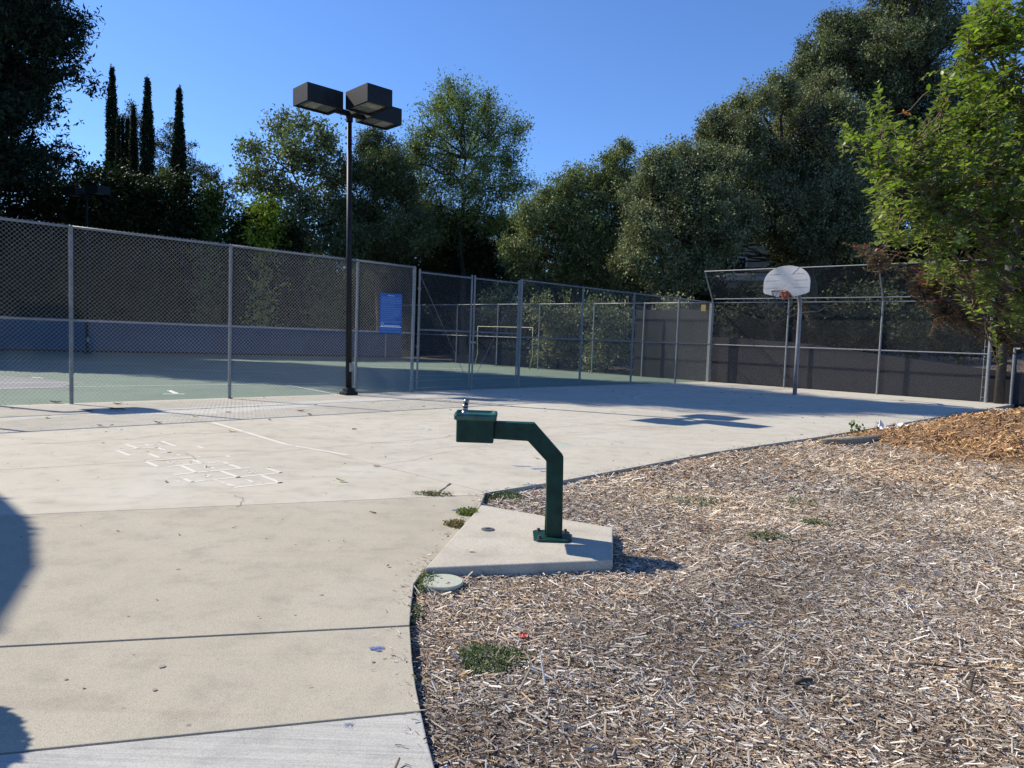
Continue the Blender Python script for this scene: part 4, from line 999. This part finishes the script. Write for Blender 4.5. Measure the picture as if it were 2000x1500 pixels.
# shrubs right behind the far fence
for i, (sp, b_, lab) in enumerate((([(1080, 640, 32), (1050, 600, 28), (1110, 620, 30), (1120, 690, 34), (1060, 690, 26)], 1090, 'leafy shrub behind the back fence, right behind the goal'), ([(1160, 610, 30), (1200, 620, 34), (1180, 670, 36), (1230, 690, 26), (1160, 710, 26)], 1190, 'leafy shrub behind the back fence between goal and corner'), ([(1290, 620, 20), (1310, 600, 22), (1330, 640, 16)], 1330, 'small shrub near the corner of the far fence'), ([(960, 600, 28), (1000, 620, 28), (985, 580, 24), (1010, 670, 22)], 1000, 'shrub behind the back fence seen through the gate'))):
    tree('shrub', lab, sp, (35.5, 33, 30.5, 38)[i], b_, seed=30 + i, size=.13, dens=75, trunk_r=.06, jit=.5, cat='shrub', back=False, base_y=(36, 33.6, 31, 38.5)[i])
# --- middle
tree('ash_tree', 'tall feathery ash tree with visible forked trunk near the centre',
     [(880, 180, 22), (858, 205, 28), (905, 200, 32), (948, 212, 28), (842, 255, 34), (895, 255, 42), (955, 258, 42), (1008, 253, 26), (830, 305, 36), (878, 310, 30), (945, 320, 40), (992, 310, 30), (1012, 358, 28), (980, 375, 32), (822, 360, 34), (797, 320, 28), (812, 285, 24), (880, 160, 12), (950, 180, 12), (1030, 245, 10), (1035, 358, 10), (860, 400, 36), (930, 410, 36), (880, 350, 34), (925, 365, 36), (815, 410, 34), (970, 430, 34), (900, 440, 36), (850, 455, 30)], 46, 905, seed=9, size=.22, asp=.28, dens=62, npt=16, sl=.30, so=.16, colA=(.05, .08, .022), colB=(.32, .38, .14), bark='bark', trunk_r=.24, fill=.45, droop=.08, back=False, deep=1.0)
tree('oak_tree', 'dark green oak left of the ash, behind the lamp heads',
     [(718, 285, 24), (760, 300, 26), (700, 330, 34), (748, 345, 40), (700, 410, 48), (770, 400, 46), (730, 470, 50), (800, 460, 44), (780, 350, 24), (735, 262, 12), (690, 480, 40)], 43, 740, seed=10, colA=(.032, .044, .018), colB=(.20, .24, .12), trunk_r=.26)
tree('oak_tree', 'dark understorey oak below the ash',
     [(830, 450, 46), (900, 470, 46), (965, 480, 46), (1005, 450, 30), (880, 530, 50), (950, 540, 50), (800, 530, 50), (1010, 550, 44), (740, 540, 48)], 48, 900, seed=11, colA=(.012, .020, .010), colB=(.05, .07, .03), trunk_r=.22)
tree('sycamore_tree', 'thin open tree with pale leaning trunk left of the lamp pole',
     [(497, 288, 22), (548, 248, 24), (590, 242, 24), (632, 262, 24), (560, 300, 34), (500, 340, 30), (612, 315, 38), (655, 350, 36), (540, 370, 38), (600, 400, 42), (650, 430, 42), (478, 362, 18), (520, 420, 32), (640, 480, 34), (575, 445, 30), (470, 290, 9), (560, 232, 10), (644, 285, 18)], 43, 650, seed=12, size=.20, asp=.6, dens=42, npt=12, sl=.22, so=.15, colA=(.05, .068, .030), colB=(.32, .36, .19), bark='bark_pale', trunk_r=.17, fill=.5, back=False)
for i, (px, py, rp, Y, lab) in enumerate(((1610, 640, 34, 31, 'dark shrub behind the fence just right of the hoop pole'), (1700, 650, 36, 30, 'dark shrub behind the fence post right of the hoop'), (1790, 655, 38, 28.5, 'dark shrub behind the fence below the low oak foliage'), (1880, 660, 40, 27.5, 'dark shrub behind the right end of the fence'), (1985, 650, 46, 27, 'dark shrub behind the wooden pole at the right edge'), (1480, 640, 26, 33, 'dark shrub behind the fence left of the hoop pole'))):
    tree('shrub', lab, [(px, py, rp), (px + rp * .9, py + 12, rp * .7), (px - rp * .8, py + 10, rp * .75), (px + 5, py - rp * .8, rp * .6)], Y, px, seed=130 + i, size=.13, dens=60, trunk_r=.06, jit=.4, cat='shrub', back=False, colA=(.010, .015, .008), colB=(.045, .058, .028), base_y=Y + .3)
def woods():
    rs = np.random.RandomState(90); n = 26000; q = rs.uniform(math.radians(38), math.radians(150), n); R_ = rs.uniform(70, 90, n)
    h_ = (8.5 + 2.2 * np.sin(q * 31) + 1.4 * np.sin(q * 57 + 1)) * rs.rand(n) ** .75
    T = np.column_stack([R_ * np.cos(q), R_ * np.sin(q), h_]); D = np.tile([0, -.3, .9], (n, 1)) + rs.normal(0, .3, (n, 3)); D /= np.linalg.norm(D, axis=1)[:, None]
    V, F, K = leaves_from_twigs(T, D, 8, .5, .5, .75, .6, rs, (.012, .019, .009), (.045, .06, .028))
    tag(np_mesh('distant_woods', V, F, K, MAT['leaf']), 'dark far off woods closing the view behind the nearer trees', 'woods', kind='stuff')
woods()
# --- far dark shrubs closing the view below the crowns
k = 0
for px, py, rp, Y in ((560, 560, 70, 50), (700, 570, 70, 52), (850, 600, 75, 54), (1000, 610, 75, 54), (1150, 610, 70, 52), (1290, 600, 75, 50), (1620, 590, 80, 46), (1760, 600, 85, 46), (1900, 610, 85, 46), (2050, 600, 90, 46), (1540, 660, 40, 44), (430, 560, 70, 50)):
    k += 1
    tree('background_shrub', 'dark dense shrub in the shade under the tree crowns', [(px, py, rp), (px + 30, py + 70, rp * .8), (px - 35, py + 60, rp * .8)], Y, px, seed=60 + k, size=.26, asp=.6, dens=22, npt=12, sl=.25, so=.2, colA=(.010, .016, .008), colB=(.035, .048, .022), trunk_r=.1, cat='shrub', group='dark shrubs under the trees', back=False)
# --- left: hedge shrubs behind the blue wall
HC = [('dark', (.007, .013, .005), (.034, .052, .018)), ('bright', (.10, .15, .015), (.32, .38, .05)), ('mid', (.03, .05, .014), (.12, .16, .045))]
HS = [(-60, 395, 60, 0), (30, 400, 60, 0), (110, 350, 52, 0), (185, 335, 46, 0), (245, 340, 44, 0), (305, 355, 42, 0), (365, 345, 40, 0), (425, 372, 40, 2), (480, 420, 40, 0), (528, 395, 40, 1), (575, 450, 42, 0), (640, 510, 36, 2)]
LABS = ['dark hedge shrub at the far left edge behind the fence', 'dark hedge shrub under the big pine', 'dark hedge shrub behind the twin headed lamp', 'dark hedge shrub below the first tall cypress', 'dark hedge shrub below the cluster of small cypresses', 'dark hedge shrub below the second tall cypress', 'dark hedge shrub below the third tall cypress', 'hedge shrub with lighter green tip right of the cypresses', 'dark hedge shrub left of the bright yellow green shrub', 'bright yellow green shrub in the hedge left of the thin tree', 'dark hedge shrub with a few pale blossoms below the thin tree', 'low green shrub at the foot of the thin tree']
for i, ((px, py, rp, kc), lab) in enumerate(zip(HS, LABS)):
    t_ = (px + 60) / 700; Y = 33.2 + t_ * 8.2
    sp = []
    y_ = py + rp * .55; sp.append((px, py + 8, rp * .35))
    while y_ < 680:
        sp.append((px + (-1) ** len(sp) * rp * .25, y_, rp * (.62 if len(sp) < 3 else .85))); sp.append((px - (-1) ** len(sp) * rp * .45, y_ + rp * .35, rp * .7)); y_ += rp * 1.15
    tree('hedge_shrub', lab, sp, Y, px, seed=100 + i, size=.20, asp=.5, dens=58 if kc != 1 else 60, npt=14, sl=.22, so=.12, colA=HC[kc][1], colB=HC[kc][2], trunk_r=.09, cat='shrub', group='hedge behind the blue wall', back=False, jit=.5, base_y=Y + .4)
# --- cypresses
def cypress(px, py, wpx, Y, label, seed, ybase=480, fat=1.0, col=None, taper=.55):
    rs = np.random.RandomState(seed); top = at(px, py, Y); bot = at(px, ybase, Y); H_ = top.z - 0.0; rb = wpx / 2 * 1.15 * Y / FPX
    root = empty('cypress_tree', (top.x, Y, 0)); tag(root, label, 'cypress')
    MB().tube([(0, 0, 0), (0, 0, H_ * .5), (0, 0, H_ * .97)], [.16, .10, .015], 7, cap=False).build('trunk', MAT['bark'], root, smooth=True)
    n = int(2.0 * H_ * rb * 2 * 85); zz = rs.rand(n) ** .9; z = zz * H_
    prof = np.minimum(1, ((1 - zz) / .55)) ** (taper + .15) * (.86 + .14 * np.sin(zz * 23 + seed)) * rb
    th = rs.uniform(0, 2 * np.pi, n); rr_ = prof * rs.uniform(.72, 1.06, n) * (1 + .10 * np.sin(th * 3 + zz * 17)); T = np.column_stack([rr_ * np.cos(th), rr_ * np.sin(th), z + rs.normal(0, .1, n)])
    D = np.column_stack([.35 * np.cos(th), .35 * np.sin(th), np.ones(n)]); D /= np.linalg.norm(D, axis=1)[:, None]
    ca, cb_ = col or ((.012, .020, .009), (.040, .055, .024))
    V, F, K = leaves_from_twigs(T, D, 4, .12, .05, .26, .32, rs, ca, cb_)
    np_mesh('crown', V, F, K, MAT['needle'], root); return root
cypress(219, 137, 34, 56, 'tallest narrow dark cypress, leftmost of the three tall ones', 1)
cypress(288, 157, 36, 55, 'second tall narrow cypress right of the small cluster', 2)
cypress(350, 175, 35, 55, 'third tall narrow cypress, rightmost of the three', 3)
cypress(239, 230, 13, 58, 'slim short cypress just right of the tallest one', 4, taper=.8)
cypress(249, 233, 17, 58, 'short cypress in the middle of the small cluster', 5, taper=.8)
cypress(261, 213, 26, 57, 'broader short cypress in the small cluster', 6, taper=.7)
cypress(231, 232, 12, 54.5, 'short cypress hugging the side of the tallest one', 7, taper=.7)
CONA, CONB = (.030, .042, .022), (.10, .12, .065)
tree('conifer_tree', 'loose grey green conifer behind the cluster of small cypresses', [(258, 208, 10), (256, 228, 16), (262, 250, 20), (248, 275, 20), (270, 290, 20), (255, 320, 24), (275, 345, 20), (304, 285, 10)], 64, 258, seed=21, size=.24, asp=.3, dens=30, colA=CONA, colB=CONB, trunk_r=.12, jit=.4, back=False)
tree('conifer_tree', 'loose conifer standing behind the third tall cypress', [(335, 245, 10), (330, 270, 18), (325, 300, 24), (370, 285, 10), (340, 330, 26), (365, 320, 18), (390, 330, 14), (320, 345, 24), (400, 350, 18)], 63, 335, seed=22, size=.24, asp=.3, dens=30, colA=CONA, colB=CONB, trunk_r=.12, jit=.4, back=False)
tree('conifer_tree', 'low loose pine tops right of the cypresses', [(395, 335, 16), (420, 345, 18), (445, 368, 18), (410, 370, 22), (460, 395, 14)], 60, 425, seed=23, size=.24, asp=.3, dens=26, colA=CONA, colB=CONB, trunk_r=.12, jit=.4, back=False)
tree('shrub', 'pale olive tree top between the second and third cypress', [(262, 335, 22), (320, 350, 26), (300, 365, 26)], 58, 300, seed=24, size=.2, dens=30, colA=(.09, .11, .05), colB=(.19, .20, .11), trunk_r=.08, jit=.4, back=False, cat='tree')
# --- big pine on the left
def pine():
    rs = np.random.RandomState(50); rnd = random.Random(50); bx_, by_ = -24.5, 30.2
    root = empty('pine_tree', (bx_, by_, -.1)); tag(root, 'huge dark pine filling the upper left corner', 'pine')
    mb = MB(); limb(mb, (0, 0, 0), (.4, .2, 30.5), .55, .08, rnd, 0, 10, 9); Ts = []; Ds = []
    z = 7.0
    while z < 30.5:
        Rz = 5.0 * min(1, max(.12, (32.5 - z) / 9)) * (.93 + .10 * math.sin(z * 1.1))
        for k in range(13):
            q = rnd.uniform(0, 6.283); L_ = Rz * rnd.uniform(.72, 1.1)
            e = Vector((math.cos(q) * L_, math.sin(q) * L_, z + L_ * .10 + rnd.uniform(-.5, .5)))
            pts = limb(mb, (0, 0, z), e, .09, .015, rnd, -.04, 5, 7)
            for i_ in range(2, 7):
                p = pts[i_]; m_ = 30 if i_ > 3 else 18
                for j in range(m_):
                    Ts.append(p + Vector((rnd.gauss(0, .42), rnd.gauss(0, .42), rnd.gauss(.05, .34)))); Ds.append((math.cos(q) * .5 + rnd.gauss(0, .35), math.sin(q) * .5 + rnd.gauss(0, .35), .35 + rnd.gauss(0, .2)))
        z += .75
    mb.build('trunk', MAT['bark'], root, smooth=True)
    T = np.array([tuple(t) for t in Ts]); D = np.array(Ds); D /= np.linalg.norm(D, axis=1)[:, None]
    V, F, K = leaves_from_twigs(T, D, 10, .14, .10, .24, .32, rs, (.010, .018, .011), (.045, .062, .036))
    np_mesh('crown', V, F, K, MAT['needle'], root)
pine()
# --- trees out on the left whose shade falls into the picture
def off_tree(name, label, c, r_, base, n, size, cat, seed, tr, sg=.02):
    rs = np.random.RandomState(seed); root = empty(name, base); tag(root, label, cat)
    rel = np.array(c) - np.array(base); mb = MB(); limb(mb, (0, 0, 0), tuple(rel), tr, tr * .4, random.Random(seed), 0, 8)
    mb.build('trunk', MAT['bark'], root, smooth=True)
    d = rs.normal(0, 1, (n, 3)); d /= np.linalg.norm(d, axis=1)[:, None]; T = rel + d * (r_ * rs.uniform(.3, 1.0, n) ** .2)[:, None]
    V, F, K = leaves_from_twigs(T, d, 6, sg * r_, sg * .8 * r_, size, .6, rs, OAKA, OAKB)
    np_mesh('crown', V, F, K, MAT['leaf'], root)
    if sg < .01 or r_ < 1:                               # solid ball added so the crown throws a smooth-edged shadow
        q_ = [math.pi * k / 24 for k in range(25)]; core = MB().tube([(rel[0], rel[1], rel[2] - r_ * 1.015 * math.cos(a)) for a in q_], [max(.01, r_ * 1.015 * math.sin(a)) for a in q_], 36)
        core.build('shadow_core', MAT['core'], root, smooth=True)
off_tree('round_tree', 'round clipped tree outside the left edge, seen by its curved shadow on the path', (-13.70, 5.23, 4.5), 4.21, (-13.70, 5.23, -.1), 40000, .10, 'tree', 5, .2, .007)
off_tree('shadow_shrub', 'small round shrub added outside the left edge to cast the shadow at the lower left', (-3.30, 2.68, 1.10), .33, (-3.30, 2.68, -.1), 3200, .05, 'shrub', 6, .03)  # unseen stand-in for whatever throws the small round shadow

off_tree('evergreen_tree', 'low unseen evergreen added past the left end of the hedge to shade the tennis court', (-30.5, 33.5, 4.6), 4.3, (-30.5, 33.5, -.1), 20000, .34, 'tree', 17, .3, .04)  # unseen, added only as a shadow caster where the hedge would go on
off_tree('evergreen_tree', 'second low unseen evergreen added farther left to shade the tennis court', (-32.5, 29.0, 4.6), 4.3, (-32.5, 29.0, -.1), 20000, .34, 'tree', 18, .3, .04)  # another unseen caster, added for the same stretch of shade
off_tree('evergreen_tree', 'dense evergreen left of the big pine, outside the picture, shading the tennis court', (-27.6, 29.2, 10.5), 4.6, (-27.6, 29.2, -.1), 26000, .34, 'tree', 15, .3, .04)
off_tree('evergreen_tree', 'taller evergreen behind the big pine, outside the picture, shading the basketball court', (-29.5, 32.2, 17.5), 4.0, (-29.5, 32.2, -.1), 22000, .34, 'tree', 16, .3, .04)
# --- crape myrtle near the right edge
def big_leaf_mesh(C_, A, N, Ls, rs, cols, wid=.55):
    """folded pointed leaves, 8 vertices and 4 faces each. C_ base points, A direction, N up normal"""
    n = len(C_); A = A / np.linalg.norm(A, axis=1)[:, None]; B = np.cross(N, A); B /= (np.linalg.norm(B, axis=1)[:, None] + 1e-9); U_ = np.cross(A, B)
    L_ = Ls[:, None]; cu = rs.uniform(-.10, .28, (n, 1)); fo = rs.uniform(.05, .3, (n, 1))
    def p(t, w, h): return C_ + A * L_ * t + B * L_ * w + U_ * L_ * (h - cu * t * t)
    V = np.stack([p(0, 0, 0), p(.35, -wid / 2, fo * wid * .5), p(.35, 0, 0), p(.35, wid / 2, fo * wid * .5), p(.72, -wid * .40, fo * wid * .4), p(.72, 0, 0), p(.72, wid * .40, fo * wid * .4), p(1, 0, 0)], 1).reshape(-1, 3)
    q = np.array([[0, 2, 1, 1], [0, 3, 2, 2], [1, 2, 5, 4], [2, 3, 6, 5], [4, 5, 7, 7], [5, 6, 7, 7]])
    tri = np.array([[0, 2, 1], [0, 3, 2], [1, 2, 5], [1, 5, 4], [2, 3, 6], [2, 6, 5], [4, 5, 7], [5, 6, 7]])
    F = np.concatenate([(np.arange(n) * 8)[:, None] + tri[k][None, :] for k in range(8)])
    return V, F, np.repeat(cols, 8, axis=0)
def myrtle(name, label, poly, depth, spread, base, ntw, seed, colA, colB, tipc, leafL, limbs_px, tiprate=.10, extra=()):
    rs = np.random.RandomState(seed); rnd = random.Random(seed)
    root = empty(name, (0, 0, 0)); tag(root, label, 'crape myrtle'); wood = MB()
    base = Vector(base); hubs = []
    for k, (px, py, dy) in enumerate(limbs_px):
        e = at(px, py, depth + dy); b0 = base + Vector((rnd.uniform(-.12, .12), rnd.uniform(-.12, .12), 0))
        pts = limb(wood, b0, e, .035, .007, rnd, .10, 7, 10); hubs += pts[3:]
    bx0, by0 = min(p[0] for p in poly), min(p[1] for p in poly); bx1, by1 = max(p[0] for p in poly), max(p[1] for p in poly)
    Cs = []; As = []; Ns = []; Ls = []; Ks = []; n = 0
    tips = []
    while len(tips) < ntw:
        q = np.array([[rnd.uniform(bx0, bx1), rnd.uniform(by0, by1)]])
        if not in_poly(q, poly)[0]: continue
        tips.append((q[0][0], q[0][1], rnd.uniform(-spread, spread)))
    tips += list(extra)
    for ti, (px, py, dy) in enumerate(tips):
        tip = at(px, py, depth + dy)
        hb_ = min(hubs, key=lambda h_: (h_ - tip).length + rnd.uniform(0, .25))
        dirv = (tip - hb_); 
        if dirv.length < .1: dirv = Vector((-.4, 0, .5))
        Lt = min(dirv.length, rnd.uniform(.35, .7)); dn = dirv.normalized(); dn = (dn + Vector((rnd.gauss(-.15, .25), rnd.gauss(0, .25), rnd.gauss(.25, .25)))).normalized()
        st = tip - dn * Lt; pts = limb(wood, st, tip, .006, .002, rnd, rnd.uniform(-.03, .06), 4, 6)
        if (st - hb_).length > .06: limb(wood, hb_, st, .006, .004, rnd, .03, 5, 5)
        m_ = int(Lt / .018); red = rnd.random() < tiprate
        for j in range(m_):
            t_ = j / m_; k_ = min(4, int(t_ * 5)); p = Vector(pts[k_]).lerp(Vector(pts[k_ + 1]), t_ * 5 - k_)
            sd_ = 1 if j % 2 else -1; side = dn.cross(Vector((rnd.gauss(0, .3), rnd.gauss(0, .3), 1))).normalized() * sd_
            A_ = (side * rnd.uniform(.6, 1.1) + dn * rnd.uniform(.15, .9) + Vector((0, 0, rnd.gauss(.05, .25))))
            Cs.append(tuple(p)); As.append(tuple(A_)); Ns.append((rnd.gauss(0, .35), rnd.gauss(0, .35), 1)); sz = leafL * rnd.uniform(.7, 1.2) * (1 - .55 * max(0, t_ - .75) / .25); Ls.append(sz)
            f = rnd.random() * .6 + .4 * t_
            c_ = np.array(colA) * (1 - f) + np.array(colB) * f
            if red and t_ > .72: c_ = np.array(tipc) * rnd.uniform(.7, 1.2)
            Ks.append(c_ * rnd.uniform(.75, 1.25))
    V, F, K = big_leaf_mesh(np.array(Cs), np.array(As), np.array(Ns), np.array(Ls), rs, np.array(Ks), .52)
    wood.build('trunk', MAT['bark_myrtle'], root, smooth=True)
    np_mesh('crown', V, F, K, MAT['leaf_near'], root)
CP = [(1640, 245), (1700, 222), (1735, 190), (1790, 240), (1850, 215), (1850, 100), (1880, 10), (1960, -60), (2120, -80), (2260, 250), (2160, 660), (2010, 650), (1940, 640), (1880, 560), (1800, 540), (1720, 480), (1700, 420), (1672, 330)]
myrtle('crape_myrtle', 'bright green crape myrtle leaning in from the right edge', CP, 6.0, .75, (5.9, 6.3, -.05), 1080, 70, (.055, .095, .018), (.26, .32, .085), (.50, .16, .07), .062,
       [(1905, 60, 0), (1900, 250, .2), (1760, 300, -.2), (1700, 280, 0), (1790, 420, .1), (1960, 480, -.3), (2000, 250, .3), (2080, 100, 0), (1740, 460, .2), (1850, 530, 0), (2060, 540, -.3), (2150, 300, .2), (1950, 380, .4)], .035,
       extra=[(1622, 225, 0), (1640, 262, .1), (1668, 330, 0), (1712, 158, .1), (1716, 170, 0), (1662, 290, -.1), (1690, 200, 0), (1795, 158, .2), (1868, 150, 0), (1845, 215, .1)])
CQ = [(1650, 472), (1720, 480), (1800, 520), (1900, 500), (1990, 560), (1985, 700), (1940, 670), (1900, 640), (1830, 622), (1800, 598), (1780, 580), (1760, 530), (1700, 510)]
myrtle('crape_myrtle', 'crape myrtle with dark purple red leaves under the green one', CQ, 8.6, .6, (9.0, 9.2, -.05), 380, 71, (.045, .024, .026), (.16, .125, .095), (.26, .035, .045), .050,
       [(1700, 500, 0), (1850, 560, .2), (1830, 610, 0), (1950, 620, -.1), (1950, 540, .3), (1790, 560, 0)], .25, extra=[(1645, 472, 0), (1665, 478, .1), (1796, 600, 0), (1815, 612, .1), (1805, 590, .1), (1950, 690, 0)])

# --- weeds
def weed(name, label, px, py, rx, ry, h_, n, size, colA, colB, seed, z=MZ, cat='weed', up=.3):
    rs = np.random.RandomState(seed); c = G(px, py, z)
    q = rs.uniform(0, 2 * np.pi, n); rr_ = np.sqrt(rs.rand(n)) * (1 + .18 * np.sin(3 * q + seed)); x = rr_ * np.cos(q) * rx; y = rr_ * np.sin(q) * ry
    T = np.column_stack([x, y, rs.rand(n) * h_ * (1 - .5 * rr_ ** 2) + .01]); D = np.column_stack([np.cos(q) * .6, np.sin(q) * .6, np.full(n, up)]); D /= np.linalg.norm(D, axis=1)[:, None]
    V, F, K = leaves_from_twigs(T, D, 4, size * .5, size * .4, size, .5, rs, colA, colB)
    o = np_mesh(name, V, F, K, MAT['leaf']); o.location = (c.x, c.y, z); return tag(o, label, cat)
WA, WB = (.075, .095, .045), (.24, .27, .15)
weed('weed_patch', 'round mat of low green weeds growing in the mulch near the path', 960, 1292, .155, .13, .016, 1300, .015, WA, WB, 1)
weed('weed_patch', 'green weeds hugging the path edge beside the valve lid', 835, 1145, .06, .16, .05, 420, .018, WA, WB, 2)
weed('weed_patch', 'leafy weeds in the corner behind the fountain pad', 985, 972, .16, .15, .022, 600, .02, WA, (.16, .2, .1), 3)
weed('weed_patch', 'short green weeds on the left edge of the fountain pad', 915, 1003, .08, .09, .018, 300, .018, (.07, .10, .02), (.25, .30, .08), 4, 0)
weed('weed_patch', 'reddish brown dry weeds at the left corner of the fountain pad', 888, 1026, .07, .07, .016, 240, .016, (.12, .09, .04), (.28, .24, .1), 5, 0)
weed('weed_patch', 'thin weeds in the joint left of the fountain pad corner', 845, 967, .17, .03, .02, 130, .018, (.10, .11, .04), (.24, .24, .1), 6, 0)
weed('weed_patch', 'small weeds against the path edge where the joint meets the mulch', 812, 1205, .03, .10, .03, 120, .014, WA, WB, 7)
weed('grass_tuft', 'small green grass tuft beside the straw roll', 1672, 843, .12, .06, .15, 16, .07, (.06, .10, .03), (.16, .22, .08), 8, 0, 'grass', 1.6)
weed('grass_tuft', 'faint green grass tuft in the mulch right of the pad', 1500, 1052, .16, .10, .03, 170, .02, WA, WB, 9, cat='grass')
weed('grass_tuft', 'faint green grass tuft in the mulch, farther right one', 1592, 1026, .12, .10, .03, 150, .02, WA, WB, 10, cat='grass')
weed('grass_tuft', 'sparse green grass in the mulch behind the two near tufts', 1350, 985, .25, .2, .03, 260, .022, WA, WB, 12, cat='grass')
weed('grass_tuft', 'sparse green grass in the mulch at middle right', 1560, 985, .25, .2, .02, 150, .022, WA, WB, 13, cat='grass')
print('LEAVES', NLEAF[0], 'faces total', sum(len(m.polygons) for m in bpy.data.meshes))
